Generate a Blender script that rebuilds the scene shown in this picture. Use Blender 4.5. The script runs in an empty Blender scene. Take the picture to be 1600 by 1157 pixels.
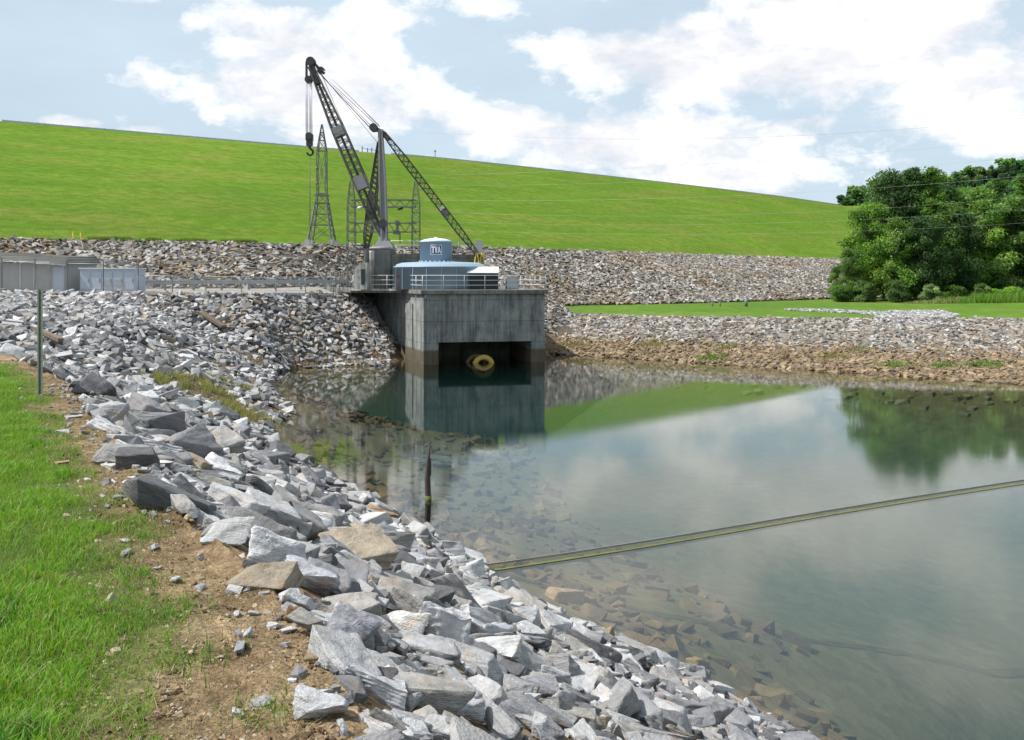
import bpy, bmesh, math, random
import numpy as np
from mathutils import Vector, Matrix, noise
from mathutils.bvhtree import BVHTree
from mathutils.geometry import delaunay_2d_cdt

random.seed(7)
RNG = np.random.default_rng(11)
EYE = 6.5          # eye height above the water
FPX = 1500.0       # focal length in photo pixels
HZ = 430.0         # horizon row in the photo
scene = bpy.context.scene
COL = scene.collection
R = math.radians

def W(px, py, Y):
    """world point at depth Y that the photo shows at (px, py)"""
    return Vector(((px - 800.0) / FPX * Y, Y, EYE - (py - HZ) / FPX * Y))

def WZ(px, py, z):
    Y = FPX * (EYE - z) / (py - HZ)
    return Vector(((px - 800.0) / FPX * Y, Y, z))

# ---------------------------------------------------------------- objects
def link(o):
    COL.objects.link(o)
    return o

def tag(o, label=None, cat=None, group=None, kind=None):
    if label: o['label'] = label
    if cat: o['category'] = cat
    if group: o['group'] = group
    if kind: o['kind'] = kind
    return o

def empty(name, loc, label, cat, group=None):
    o = bpy.data.objects.new(name, None)
    o.location = loc
    link(o)
    return tag(o, label, cat, group)

def mesh_np(name, verts, faces, mat=None, smooth=False):
    """verts (n,3) array, faces (m,k) array with constant k"""
    me = bpy.data.meshes.new(name)
    verts = np.asarray(verts, dtype=np.float32)
    faces = np.asarray(faces, dtype=np.int32)
    n, k = len(faces), faces.shape[1]
    me.vertices.add(len(verts))
    me.vertices.foreach_set('co', verts.ravel())
    me.loops.add(n * k)
    me.loops.foreach_set('vertex_index', faces.ravel())
    me.polygons.add(n)
    me.polygons.foreach_set('loop_start', np.arange(0, n * k, k, dtype=np.int32))
    me.polygons.foreach_set('loop_total', np.full(n, k, dtype=np.int32))
    me.polygons.foreach_set('use_smooth', np.full(n, bool(smooth)))
    me.update(calc_edges=True)
    if mat: me.materials.append(mat)
    return me

def vattr(me, name, arr, typ='FLOAT_COLOR'):
    a = me.attributes.new(name, typ, 'POINT')
    arr = np.asarray(arr, dtype=np.float32)
    if typ == 'FLOAT_COLOR':
        if arr.shape[1] == 3:
            arr = np.hstack([arr, np.ones((len(arr), 1), np.float32)])
        a.data.foreach_set('color', arr.ravel())
    elif typ == 'FLOAT_VECTOR':
        a.data.foreach_set('vector', arr.ravel())
    else:
        a.data.foreach_set('value', arr.ravel())

class MB:
    """collects shapes into one mesh"""
    def __init__(s):
        s.v = []; s.f = []; s.sm = []
    def add(s, vs, fs, smooth=False):
        b = len(s.v)
        s.v += [tuple(v) for v in vs]
        s.f += [tuple(i + b for i in f) for f in fs]
        s.sm += [smooth] * len(fs)
        return s
    def box(s, c, size, rz=0.0, M=None):
        hx, hy, hz = size[0] / 2, size[1] / 2, size[2] / 2
        vs = [Vector((x, y, z)) for z in (-hz, hz) for x, y in ((-hx, -hy), (hx, -hy), (hx, hy), (-hx, hy))]
        if M is None: M = Matrix.Rotation(rz, 3, 'Z')
        vs = [M @ v + Vector(c) for v in vs]
        return s.add(vs, [(3, 2, 1, 0), (4, 5, 6, 7), (0, 1, 5, 4), (1, 2, 6, 5), (2, 3, 7, 6), (3, 0, 4, 7)])
    def bar(s, a, b, w, h=None, up=(0, 0, 1)):
        a, b = Vector(a), Vector(b)
        h = h or w
        d = (b - a).normalized(); up = Vector(up)
        if abs(d.dot(up)) > 0.98: up = Vector((1, 0, 0))
        x = d.cross(up).normalized(); y = x.cross(d)
        vs = []
        for p in (a, b):
            for i, j in ((-1, -1), (1, -1), (1, 1), (-1, 1)):
                vs.append(p + x * (i * w / 2) + y * (j * h / 2))
        return s.add(vs, [(0, 1, 2, 3), (7, 6, 5, 4), (1, 0, 4, 5), (2, 1, 5, 6), (3, 2, 6, 7), (0, 3, 7, 4)])
    def tube(s, pts, r, n=8, r2=None, caps=True):
        pts = [Vector(p) for p in pts]
        m = len(pts); vs = []
        prevx = None
        for i, p in enumerate(pts):
            d = (pts[min(i + 1, m - 1)] - pts[max(i - 1, 0)])
            d = d.normalized() if d.length > 1e-9 else Vector((0, 0, 1))
            up = Vector((0, 0, 1)) if abs(d.z) < 0.95 else Vector((1, 0, 0))
            x = d.cross(up).normalized() if prevx is None else (prevx - d * prevx.dot(d)).normalized()
            prevx = x
            y = d.cross(x)
            rr = r if r2 is None else r + (r2 - r) * i / max(m - 1, 1)
            if callable(r): rr = r(i / max(m - 1, 1))
            for k in range(n):
                a = 2 * math.pi * k / n
                vs.append(p + x * (rr * math.cos(a)) + y * (rr * math.sin(a)))
        fs = []
        for i in range(m - 1):
            for k in range(n):
                k2 = (k + 1) % n
                fs.append((i * n + k, i * n + k2, (i + 1) * n + k2, (i + 1) * n + k))
        s.add(vs, fs, True)
        if caps:
            b = len(s.v) - len(vs)
            s.f.append(tuple(b + k for k in reversed(range(n)))); s.sm.append(False)
            s.f.append(tuple(b + (m - 1) * n + k for k in range(n))); s.sm.append(False)
        return s
    def lathe(s, c, prof, n=32, smooth=True, cap=True):
        c = Vector(c); vs = []
        for r, z in prof:
            for k in range(n):
                a = 2 * math.pi * k / n
                vs.append(c + Vector((r * math.cos(a), r * math.sin(a), z)))
        fs = []
        for i in range(len(prof) - 1):
            for k in range(n):
                k2 = (k + 1) % n
                fs.append((i * n + k, i * n + k2, (i + 1) * n + k2, (i + 1) * n + k))
        b = len(s.v)
        s.add(vs, fs, smooth)
        if cap:
            s.f.append(tuple(b + k for k in reversed(range(n)))); s.sm.append(False)
            s.f.append(tuple(b + (len(prof) - 1) * n + k for k in range(n))); s.sm.append(False)
        return s
    def prism(s, poly, z0, z1):
        n = len(poly)
        ar = sum(poly[i][0] * poly[(i + 1) % n][1] - poly[(i + 1) % n][0] * poly[i][1] for i in range(n))
        if ar < 0: poly = list(reversed(poly))
        vs = [Vector((p[0], p[1], z0)) for p in poly] + [Vector((p[0], p[1], z1)) for p in poly]
        fs = [tuple(reversed(range(n))), tuple(range(n, 2 * n))]
        fs += [(i, (i + 1) % n, n + (i + 1) % n, n + i) for i in range(n)]
        return s.add(vs, fs)
    def truss(s, p0, p1, w0, w1, n, cw, lw, up=(0, 0, 1), taper=None, zig=True):
        """four-chord lattice from p0 to p1; taper(t) scales the width"""
        p0, p1 = Vector(p0), Vector(p1)
        d = (p1 - p0).normalized(); up = Vector(up)
        if abs(d.dot(up)) > 0.98: up = Vector((1, 0, 0))
        x = d.cross(up).normalized(); y = x.cross(d)
        rings = []
        for i in range(n + 1):
            t = i / n
            w = (w0 + (w1 - w0) * t) if taper is None else taper(t)
            c = p0 + (p1 - p0) * t
            rings.append([c + x * (a * w / 2) + y * (b * w / 2) for a, b in ((-1, -1), (1, -1), (1, 1), (-1, 1))])
        for i in range(n):
            for k in range(4):
                s.bar(rings[i][k], rings[i + 1][k], cw)
                k2 = (k + 1) % 4
                if (i + (k % 2 if zig else 0)) % 2: s.bar(rings[i][k], rings[i + 1][k2], lw)
                else: s.bar(rings[i][k2], rings[i + 1][k], lw)
                if i % 2 == 0: s.bar(rings[i][k], rings[i][k2], lw)
        return s
    def build(s, name, mat, parent=None, origin=None):
        me = bpy.data.meshes.new(name)
        vs = s.v
        if parent is not None:
            o0 = Vector(parent.matrix_world.translation) if parent.parent else Vector(parent.location)
            q = parent
            while q.parent: q = q.parent
            o0 = Vector(q.location)
            vs = [(v[0] - o0.x, v[1] - o0.y, v[2] - o0.z) for v in vs]
        elif origin is not None:
            o0 = Vector(origin)
            vs = [(v[0] - o0.x, v[1] - o0.y, v[2] - o0.z) for v in vs]
        me.from_pydata(vs, [], s.f)
        me.polygons.foreach_set('use_smooth', s.sm)
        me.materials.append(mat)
        me.update()
        o = bpy.data.objects.new(name, me)
        if parent is not None: o.parent = parent
        elif origin is not None: o.location = origin
        return link(o)

# ---------------------------------------------------------------- materials
class NT:
    def __init__(s, nt): s.nt = nt; s.n = nt.nodes; s.l = nt.links
    def node(s, t, **kw):
        n = s.n.new(t)
        for k, v in kw.items():
            if k.startswith('i_'):
                n.inputs[k[2:].replace('_', ' ')].default_value = v
            else: setattr(n, k, v)
        return n
    def set(s, inp, v):
        if hasattr(v, 'node') or isinstance(v, bpy.types.NodeSocket): s.l.new(v, inp)
        elif v is not None: inp.default_value = v
    def math(s, op, a, b=None, c=None, clamp=False):
        n = s.n.new('ShaderNodeMath'); n.operation = op; n.use_clamp = clamp
        s.set(n.inputs[0], a)
        if b is not None: s.set(n.inputs[1], b)
        if c is not None: s.set(n.inputs[2], c)
        return n.outputs[0]
    def noise(s, vec=None, scale=1.0, detail=3.0, rough=0.5, dist=0.0, out=0):
        n = s.n.new('ShaderNodeTexNoise')
        n.inputs['Scale'].default_value = scale; n.inputs['Detail'].default_value = detail
        n.inputs['Roughness'].default_value = rough; n.inputs['Distortion'].default_value = dist
        if vec is not None: s.l.new(vec, n.inputs['Vector'])
        return n.outputs[out]
    def vor(s, vec=None, scale=1.0, feature='F1', out='Distance', rand=1.0):
        n = s.n.new('ShaderNodeTexVoronoi'); n.feature = feature
        n.inputs['Scale'].default_value = scale
        n.inputs['Randomness'].default_value = rand
        if vec is not None: s.l.new(vec, n.inputs['Vector'])
        return n.outputs[out]
    def ramp(s, fac, stops, interp='LINEAR'):
        n = s.n.new('ShaderNodeValToRGB'); cr = n.color_ramp; cr.interpolation = interp
        while len(cr.elements) > 1: cr.elements.remove(cr.elements[0])
        for i, (p, c) in enumerate(stops):
            e = cr.elements[0] if i == 0 else cr.elements.new(p)
            e.position = p
            if not hasattr(c, '__len__'): c = (c, c, c)
            e.color = (c[0], c[1], c[2], 1)
        s.set(n.inputs[0], fac)
        return n.outputs[0]
    def mix(s, fac, a, b, mode='MIX'):
        n = s.n.new('ShaderNodeMix'); n.data_type = 'RGBA'; n.blend_type = mode
        s.set(n.inputs[0], fac)
        for inp, v in ((n.inputs[6], a), (n.inputs[7], b)):
            if isinstance(v, (tuple, list)): v = (v[0], v[1], v[2], 1)
            s.set(inp, v)
        return n.outputs[2]
    def mapping(s, vec, scale=(1, 1, 1), loc=(0, 0, 0), rot=(0, 0, 0)):
        n = s.n.new('ShaderNodeMapping')
        n.inputs['Scale'].default_value = scale; n.inputs['Location'].default_value = loc
        n.inputs['Rotation'].default_value = rot
        s.l.new(vec, n.inputs['Vector'])
        return n.outputs[0]
    def pos(s):
        return s.n.new('ShaderNodeNewGeometry').outputs['Position']
    def obj(s):
        return s.n.new('ShaderNodeTexCoord').outputs['Object']
    def attr(s, name, out='Color'):
        n = s.n.new('ShaderNodeAttribute'); n.attribute_name = name
        return n.outputs[out]
    def sep(s, vec):
        n = s.n.new('ShaderNodeSeparateXYZ'); s.l.new(vec, n.inputs[0]); return n.outputs
    def bump(s, h, strength=0.5, dist=0.1, normal=None):
        n = s.n.new('ShaderNodeBump')
        n.inputs['Strength'].default_value = strength; n.inputs['Distance'].default_value = dist
        s.l.new(h, n.inputs['Height'])
        if normal is not None: s.l.new(normal, n.inputs['Normal'])
        return n.outputs[0]

def new_mat(name):
    m = bpy.data.materials.new(name); m.use_nodes = True
    m.node_tree.nodes.clear()
    t = NT(m.node_tree)
    out = t.n.new('ShaderNodeOutputMaterial')
    return m, t, out

def principled(t, out, color, rough=0.8, bump=None, metallic=0.0, spec=0.5):
    p = t.n.new('ShaderNodeBsdfPrincipled')
    if isinstance(color, (tuple, list)): color = (color[0], color[1], color[2], 1)
    t.set(p.inputs['Base Color'], color); t.set(p.inputs['Roughness'], rough)
    p.inputs['Metallic'].default_value = metallic
    p.inputs['Specular IOR Level'].default_value = spec
    if bump is not None: t.l.new(bump, p.inputs['Normal'])
    t.l.new(p.outputs[0], out.inputs[0])
    return p

M = {}
def simple(name, col, rough=0.6, metallic=0.0, wear=0.15, wear_col=None, scale=2.0, bump=0.15, spec=0.4):
    """painted / metal surface with blotchy wear and weather streaks"""
    m, t, out = new_mat(name)
    P = t.pos()
    n1 = t.noise(t.mapping(P, (scale, scale, scale * .35)), 1.0, 5, 0.6)
    n2 = t.noise(P, scale * 6, 3, 0.6)
    dark = wear_col or tuple(c * 0.45 for c in col)
    f = t.math('MULTIPLY', t.math('SUBTRACT', n1, 0.42, clamp=True), wear * 8, clamp=True)
    c = t.mix(f, col, dark)
    c = t.mix(t.math('MULTIPLY', n2, 0.25), c, tuple(min(1, x * 1.25) for x in col))
    principled(t, out, c, rough, t.bump(n2, bump, 0.01), metallic, spec)
    M[name] = m
    return m

def make_materials():
    simple('white_rail', (.60, .61, .61), .5, wear=.04)
    simple('galv', (.36, .38, .39), .5, .3, wear=.12)
    simple('galv_dark', (.17, .19, .18), .6, .2, wear=.15)
    simple('crane_grey', (.25, .25, .255), .6, .1, wear=.14, wear_col=(.12, .09, .075), scale=1.2)
    simple('crane_dark', (.055, .052, .055), .55, .2, wear=.12, scale=1.2)
    simple('crane_lattice', (.10, .098, .085), .6, .2, wear=.12, scale=1.2)
    simple('lattice_steel', (.15, .165, .15), .65, .2, wear=.15)
    simple('rope', (.10, .10, .115), .6, .3, wear=.08)
    simple('rope_pale', (.42, .42, .47), .5, .3, wear=.05)
    simple('blue_paint', (.245, .33, .41), .45, wear=.03, scale=.7, wear_col=(.15, .22, .29))
    simple('pale_paint', (.62, .66, .67), .45, wear=.04)
    simple('louvre_dark', (.025, .04, .04), .5, wear=.1)
    simple('yellow_paint', (.62, .47, .05), .5, wear=.06)
    simple('ring_yellow', (.55, .38, .11), .6, wear=.05)
    simple('ring_dull', (.16, .12, .045), .7, wear=.1)
    simple('sign_blue', (.012, .014, .10), .4, wear=.0)
    simple('sign_white', (.8, .8, .8), .4, wear=.0)
    simple('dark_wood', (.07, .055, .045), .9, wear=.3, scale=5)
    simple('timber', (.15, .115, .085), .9, wear=.3, scale=4)
    simple('container_blue', (.40, .45, .54), .5, wear=.05)
    simple('roof_grey', (.075, .075, .07), .85, wear=.2)
    simple('panel_grey', (.33, .33, .32), .75, wear=.14)
    simple('post_green', (.28, .31, .26), .6, .3, wear=.1, scale=5)
    simple('cast_iron', (.03, .03, .03), .5, .4)
    simple('red_paint', (.16, .03, .03), .5)
    simple('weir_dark', (.035, .04, .03), .8, wear=.2)
    simple('algae', (.12, .135, .03), .8, wear=.3, scale=6)
    simple('bark', (.09, .07, .05), .95, wear=.3, scale=3)
    simple('insulator', (.20, .11, .08), .3)
    simple('wood_pole', (.20, .17, .14), .9, wear=.2)

    # rocks : banded gneiss; 'tint' colours each rock, 'rl' carries the rock's own coordinates
    m, t, out = new_mat('rock')
    rl = t.attr('rl', 'Vector')
    oi = t.n.new('ShaderNodeObjectInfo')
    tint = t.mix(1.0, t.attr('tint'), oi.outputs['Color'], 'MULTIPLY')
    warp = t.noise(rl, 1.6, 3, .5, out=1)
    v = t.n.new('ShaderNodeVectorMath'); v.operation = 'MULTIPLY_ADD'
    t.l.new(warp, v.inputs[0]); v.inputs[1].default_value = (.14, .14, .14); t.l.new(rl, v.inputs[2])
    w = v.outputs[0]
    band = t.noise(t.mapping(w, (1.6, 1.6, 17)), 1.0, 4, .6)
    fine = t.noise(t.mapping(w, (7, 7, 62)), 1.0, 3, .6)
    blot = t.noise(rl, 3.0, 4, .6)
    speck = t.noise(rl, 55, 2, .6)
    f = t.ramp(band, [(.30, .50), (.46, .90), (.56, 1.05), (.70, .80)])
    f2 = t.ramp(fine, [(.3, .66), (.5, 1.0), (.7, 1.10)])
    f3 = t.ramp(speck, [(.3, .72), (.6, 1.1)])
    lam = t.ramp(t.noise(rl, .9, 3, .6), [(.35, .15), (.65, 1.0)])
    c = t.mix(lam, tint, t.mix(1.0, tint, f, 'MULTIPLY'), 'MIX'); c = t.mix(t.math('MULTIPLY', lam, .7), c, f2, 'MULTIPLY')
    c = t.mix(.7, c, t.ramp(t.noise(rl, 2.2, 6, .65), [(.3, .62), (.5, .98), (.7, 1.18)]), 'MULTIPLY'); c = t.mix(.6, c, f3, 'MULTIPLY')
    rust = t.ramp(blot, [(.57, 0.0), (.72, .75)])
    c = t.mix(rust, c, t.mix(1.0, c, (1.1, .82, .58), 'MULTIPLY'))
    # waterline stain and algae below water
    z = t.sep(t.pos())[2]
    zz = t.math('ADD', z, t.math('MULTIPLY', t.noise(t.pos(), 1.3, 3), .5))
    wet = t.ramp(t.math('MULTIPLY_ADD', zz, .5, .5), [(.45, 1.0), (.64, 0.0)])
    c = t.mix(t.math('MULTIPLY', wet, .8), c, t.mix(1.0, c, (.62, .50, .30), 'MULTIPLY'))
    chip = t.noise(rl, 7, 6, .7)
    hgt = t.math('ADD', t.math('MULTIPLY', t.math('MULTIPLY', band, lam), .7), t.math('ADD', t.math('MULTIPLY', t.math('MULTIPLY', fine, lam), .35), t.math('ADD', t.math('MULTIPLY', chip, .6), t.math('MULTIPLY', speck, .12))))
    principled(t, out, c, .8, t.bump(hgt, .8, .05), 0, .3)
    M['rock'] = m

    # far / small rocks: per rock tint and simple mottling
    m, t, out = new_mat('rock_far')
    P = t.pos()
    n = t.noise(t.mapping(P, (3, 3, 7)), 1.0, 4, .65)
    c = t.mix(1.0, t.attr('tint'), t.ramp(n, [(.3, .55), (.55, 1.05), (.8, 1.2)]), 'MULTIPLY')
    principled(t, out, c, .85, t.bump(n, .5, .1), 0, .3)
    M['rock_far'] = m

    # ground under the rip-rap
    m, t, out = new_mat('rubble')
    P = t.pos()
    v1 = t.vor(P, 6.0, out='Color'); v2 = t.vor(P, 6.0)
    n = t.noise(P, 1.5, 5, .6)
    c = t.mix(n, (.045, .042, .04), (.095, .08, .062))
    c = t.mix(.5, c, t.mix(1.0, t.ramp(t.sep(v1)[0], [(0, .1), (1, 1.0)]), (.22, .20, .18), 'MULTIPLY'))
    zz = t.math('ADD', t.sep(P)[2], t.math('MULTIPLY', t.math('SUBTRACT', t.noise(P, 1.4, 5, .6), .5), 1.4))
    far = t.ramp(t.math('MULTIPLY', t.sep(P)[1], .02), [(.55, 0.0), (.65, 1.0)])
    soil = t.mix(t.noise(P, 12, 5, .65), (.10, .065, .036), (.27, .19, .11))
    top = t.ramp(t.math('MULTIPLY', zz, .125), [(.46, 0.0), (.58, 1.0)])
    c = t.mix(t.math('MULTIPLY', top, t.math('SUBTRACT', 1.0, far)), c, soil)
    low = t.math('MULTIPLY', t.ramp(t.math('MULTIPLY', zz, .25), [(.33, 1.0), (.45, 0.0)]), far)
    c = t.mix(t.math('MULTIPLY', low, .8), c, (.13, .09, .05))
    principled(t, out, c, .95, t.bump(v2, .9, .12), 0, .2)
    M['rubble'] = m

    # pond bed
    m, t, out = new_mat('pond_bed')
    P = t.pos()
    v1 = t.sep(t.vor(P, 2.6, out='Color'))[0]; v2 = t.noise(P, 2.6, 4, .6)
    n = t.noise(P, .6, 4, .6)
    c = t.mix(v1, (.09, .07, .03), (.20, .145, .065))
    c = t.mix(n, c, (.12, .105, .04))
    principled(t, out, c, .95, t.bump(v2, .4, .15), 0, .2)
    M['pond_bed'] = m

    # terrace: lawn and bare dirt ('grass' attribute = how much lawn)
    m, t, out = new_mat('terrace')
    P = t.pos()
    g = t.attr('grass', 'Fac')
    n1 = t.noise(P, 2.2, 6, .65); n2 = t.noise(P, 14, 6, .7); n3 = t.noise(P, 60, 3, .6)
    d = t.ramp(n1, [(.3, (.125, .083, .047)), (.5, (.235, .165, .096)), (.68, (.36, .27, .165))])
    d = t.mix(.75, d, t.ramp(n2, [(.34, .45), (.5, .95), (.68, 1.55)]), 'MULTIPLY')
    d = t.mix(.6, d, t.ramp(n3, [(.38, .6), (.62, 1.5)]), 'MULTIPLY')
    gr = t.mix(n2, (.035, .065, .012), (.09, .13, .03))
    c = t.mix(g, d, gr)
    h = t.math('ADD', t.math('MULTIPLY', n2, .7), t.math('MULTIPLY', n3, .3))
    principled(t, out, c, .95, t.bump(h, 1.0, .06), 0, .15)
    M['terrace'] = m

    # mown lawn, far: two greens, mower-wide streaks and dry patches
    def lawn(name, c1, c2, dry, s):
        m, t, out = new_mat(name)
        P = t.pos()
        n1 = t.noise(t.mapping(P, (.05, .05, .5)), 1.0, 6, .62)
        n2 = t.noise(t.mapping(P, (.7, .7, 2.0)), 1.0, 5, .7)
        n3 = t.noise(t.mapping(P, (.018, .018, .02)), 1.0, 3, .5)
        n4 = t.noise(t.mapping(P, (5, 5, 5)), 1.0, 4, .8)
        c = t.mix(t.ramp(n1, [(.35, 0.0), (.65, 1.0)]), c1, c2)
        c = t.mix(t.ramp(t.math('ADD', t.math('MULTIPLY', n1, .6), t.math('MULTIPLY', n2, .4)), [(.50, 0.0), (.62, .8)]), c, dry)
        c = t.mix(.5, c, t.ramp(n2, [(.3, .5), (.68, 1.4)]), 'MULTIPLY')
        c = t.mix(.3, c, t.ramp(t.noise(t.mapping(P, (.03, .03, .9)), 1.0, 5, .7), [(.35, .7), (.65, 1.25)]), 'MULTIPLY')
        c = t.mix(.35, c, t.ramp(n4, [(.3, .6), (.7, 1.35)]), 'MULTIPLY')
        c = t.mix(.6, c, t.ramp(n3, [(.3, .85), (.7, 1.15)]), 'MULTIPLY')
        principled(t, out, c, .95, t.bump(n4, .7, s), 0, .1)
        M[name] = m
    lawn('dam_grass', (.112, .215, .014), (.142, .238, .018), (.19, .215, .04), .6)
    lawn('bench_grass', (.088, .172, .020), (.112, .192, .022), (.16, .19, .05), .15)

    m, t, out = new_mat('gravel')
    P = t.pos()
    v1 = t.sep(t.vor(P, 9.0, out='Color'))[0]
    n = t.noise(P, .8, 4)
    c = t.mix(v1, (.20, .19, .175), (.42, .40, .37))
    c = t.mix(t.math('MULTIPLY', n, .4), c, (.25, .2, .15))
    principled(t, out, c, .95, t.bump(t.vor(P, 9.0), .6, .06), 0, .2)
    M['gravel'] = m

    m, t, out = new_mat('forest_floor')
    P = t.pos()
    principled(t, out, t.mix(t.noise(P, .3, 4), (.03, .045, .015), (.06, .06, .03)), .95)
    M['forest_floor'] = m

    # concrete with vertical run-off stains, lift lines and a brown band above the water
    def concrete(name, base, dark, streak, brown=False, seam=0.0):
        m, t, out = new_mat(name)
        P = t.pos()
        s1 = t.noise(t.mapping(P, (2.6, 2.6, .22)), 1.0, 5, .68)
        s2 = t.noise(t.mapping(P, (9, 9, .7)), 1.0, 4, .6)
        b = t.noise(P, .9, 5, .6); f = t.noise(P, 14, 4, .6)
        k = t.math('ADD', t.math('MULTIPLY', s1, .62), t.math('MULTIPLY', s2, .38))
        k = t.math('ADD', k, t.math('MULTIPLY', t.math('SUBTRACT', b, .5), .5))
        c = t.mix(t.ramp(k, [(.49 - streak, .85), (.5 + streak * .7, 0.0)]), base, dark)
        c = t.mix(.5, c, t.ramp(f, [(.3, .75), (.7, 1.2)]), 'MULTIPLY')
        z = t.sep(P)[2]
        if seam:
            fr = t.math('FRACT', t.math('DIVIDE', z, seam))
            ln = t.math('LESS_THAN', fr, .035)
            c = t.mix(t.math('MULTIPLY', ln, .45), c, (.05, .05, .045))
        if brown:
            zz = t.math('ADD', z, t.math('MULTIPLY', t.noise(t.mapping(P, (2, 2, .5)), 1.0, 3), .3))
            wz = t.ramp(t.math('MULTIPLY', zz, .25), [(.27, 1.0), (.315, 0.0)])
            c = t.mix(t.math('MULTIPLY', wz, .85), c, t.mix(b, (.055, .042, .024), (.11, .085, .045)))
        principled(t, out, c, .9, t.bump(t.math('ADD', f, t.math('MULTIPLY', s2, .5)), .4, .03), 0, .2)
        M[name] = m
    concrete('concrete_wall', (.29, .30, .285), (.065, .072, .075), .15, True, 1.55)
    concrete('concrete_side', (.40, .40, .38), (.16, .165, .16), .05, True, 1.55)
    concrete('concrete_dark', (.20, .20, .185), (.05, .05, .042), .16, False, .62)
    concrete('concrete_pale', (.52, .50, .46), (.26, .25, .22), .02)
    concrete('concrete_deck', (.22, .22, .205), (.07, .07, .06), .12)

    # water: fresnel mirror over a clear surface, with a teal scattering volume
    m, t, out = new_mat('water')
    P = t.pos()
    n1 = t.noise(t.mapping(P, (1.0, 2.2, 1.0), rot=(0, 0, .25)), 2.2, 4, .6)
    n2 = t.noise(t.mapping(P, (1, 2.6, 1), rot=(0, 0, -.3)), 13.0, 3, .6)
    patch = t.ramp(t.noise(P, .12, 3, .5), [(.36, .25), (.62, 1.0)])
    near = t.ramp(t.math('MULTIPLY', t.sep(P)[1], .02), [(.45, 1.0), (.9, .28)])
    h = t.math('MULTIPLY', t.math('ADD', t.math('MULTIPLY', n1, .6), t.math('MULTIPLY', n2, .4)), t.math('MULTIPLY', patch, near))
    bp = t.bump(h, .40, .0046)
    fr = t.n.new('ShaderNodeFresnel'); fr.inputs['IOR'].default_value = 1.42
    t.l.new(bp, fr.inputs['Normal'])
    gl = t.n.new('ShaderNodeBsdfGlossy'); gl.inputs['Roughness'].default_value = .03
    gl.inputs['Color'].default_value = (1, 1, 1, 1); t.l.new(bp, gl.inputs['Normal'])
    tr = t.n.new('ShaderNodeBsdfTransparent'); tr.inputs['Color'].default_value = (.95, .96, .99, 1)
    mx = t.n.new('ShaderNodeMixShader')
    t.l.new(fr.outputs[0], mx.inputs[0]); t.l.new(tr.outputs[0], mx.inputs[1]); t.l.new(gl.outputs[0], mx.inputs[2])
    t.l.new(mx.outputs[0], out.inputs[0])
    va = t.n.new('ShaderNodeVolumeAbsorption'); va.inputs['Color'].default_value = (.30, .64, .70, 1)
    va.inputs['Density'].default_value = .07
    vs = t.n.new('ShaderNodeVolumeScatter'); vs.inputs['Color'].default_value = (.12, .46, .44, 1)
    vs.inputs['Density'].default_value = .009; vs.inputs['Anisotropy'].default_value = .2
    ad = t.n.new('ShaderNodeAddShader')
    t.l.new(va.outputs[0], ad.inputs[0]); t.l.new(vs.outputs[0], ad.inputs[1])
    t.l.new(ad.outputs[0], out.inputs[1])
    M['water'] = m

    # leaves / blades: colour from the 'tint' attribute, part of the light shines through
    def leafy(name, mul=(1, 1, 1), trans=.3, rough=.55):
        m, t, out = new_mat(name)
        oi = t.n.new('ShaderNodeObjectInfo')
        c = t.mix(1.0, t.attr('tint'), oi.outputs['Color'], 'MULTIPLY')
        p = t.n.new('ShaderNodeBsdfPrincipled')
        t.l.new(c, p.inputs['Base Color']); p.inputs['Roughness'].default_value = rough
        p.inputs['Specular IOR Level'].default_value = .3
        tl = t.n.new('ShaderNodeBsdfTranslucent')
        t.l.new(t.mix(1.0, c, (1.1, 1.25, .55), 'MULTIPLY'), tl.inputs[0])
        mx = t.n.new('ShaderNodeMixShader'); mx.inputs[0].default_value = trans
        t.l.new(p.outputs[0], mx.inputs[1]); t.l.new(tl.outputs[0], mx.inputs[2])
        t.l.new(mx.outputs[0], out.inputs[0])
        M[name] = m
    leafy('leaves', trans=.44); leafy('blades', trans=.4)

    # chain link: diagonal wires, open between them
    m, t, out = new_mat('chain_link')
    tc = t.sep(t.attr('rl', 'Vector'))
    k = 1 / .07
    a = t.math('ABSOLUTE', t.math('SUBTRACT', t.math('FRACT', t.math('MULTIPLY', t.math('ADD', tc[0], tc[2]), k)), .5))
    b = t.math('ABSOLUTE', t.math('SUBTRACT', t.math('FRACT', t.math('MULTIPLY', t.math('SUBTRACT', tc[0], tc[2]), k)), .5))
    f = t.math('LESS_THAN', t.math('MINIMUM', a, b), .05)
    p = t.n.new('ShaderNodeBsdfPrincipled'); p.inputs['Base Color'].default_value = (.42, .44, .45, 1)
    p.inputs['Roughness'].default_value = .5
    tr = t.n.new('ShaderNodeBsdfTransparent'); mx = t.n.new('ShaderNodeMixShader')
    t.l.new(f, mx.inputs[0]); t.l.new(tr.outputs[0], mx.inputs[1]); t.l.new(p.outputs[0], mx.inputs[2])
    t.l.new(mx.outputs[0], out.inputs[0])
    M['chain_link'] = m

    # drowned netting
    m, t, out = new_mat('netting')
    tc = t.sep(t.pos())
    a = t.math('FRACT', t.math('MULTIPLY', t.math('ADD', tc[0], t.math('MULTIPLY', tc[1], .5)), 12))
    b = t.math('FRACT', t.math('MULTIPLY', t.math('SUBTRACT', tc[1], t.math('MULTIPLY', tc[0], .5)), 12))
    f = t.math('MAXIMUM', t.math('LESS_THAN', a, .22), t.math('LESS_THAN', b, .22))
    p = t.n.new('ShaderNodeBsdfPrincipled'); p.inputs['Base Color'].default_value = (.07, .065, .045, 1)
    p.inputs['Roughness'].default_value = .8
    tr = t.n.new('ShaderNodeBsdfTransparent'); mx = t.n.new('ShaderNodeMixShader')
    t.l.new(f, mx.inputs[0]); t.l.new(tr.outputs[0], mx.inputs[1]); t.l.new(p.outputs[0], mx.inputs[2])
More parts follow.
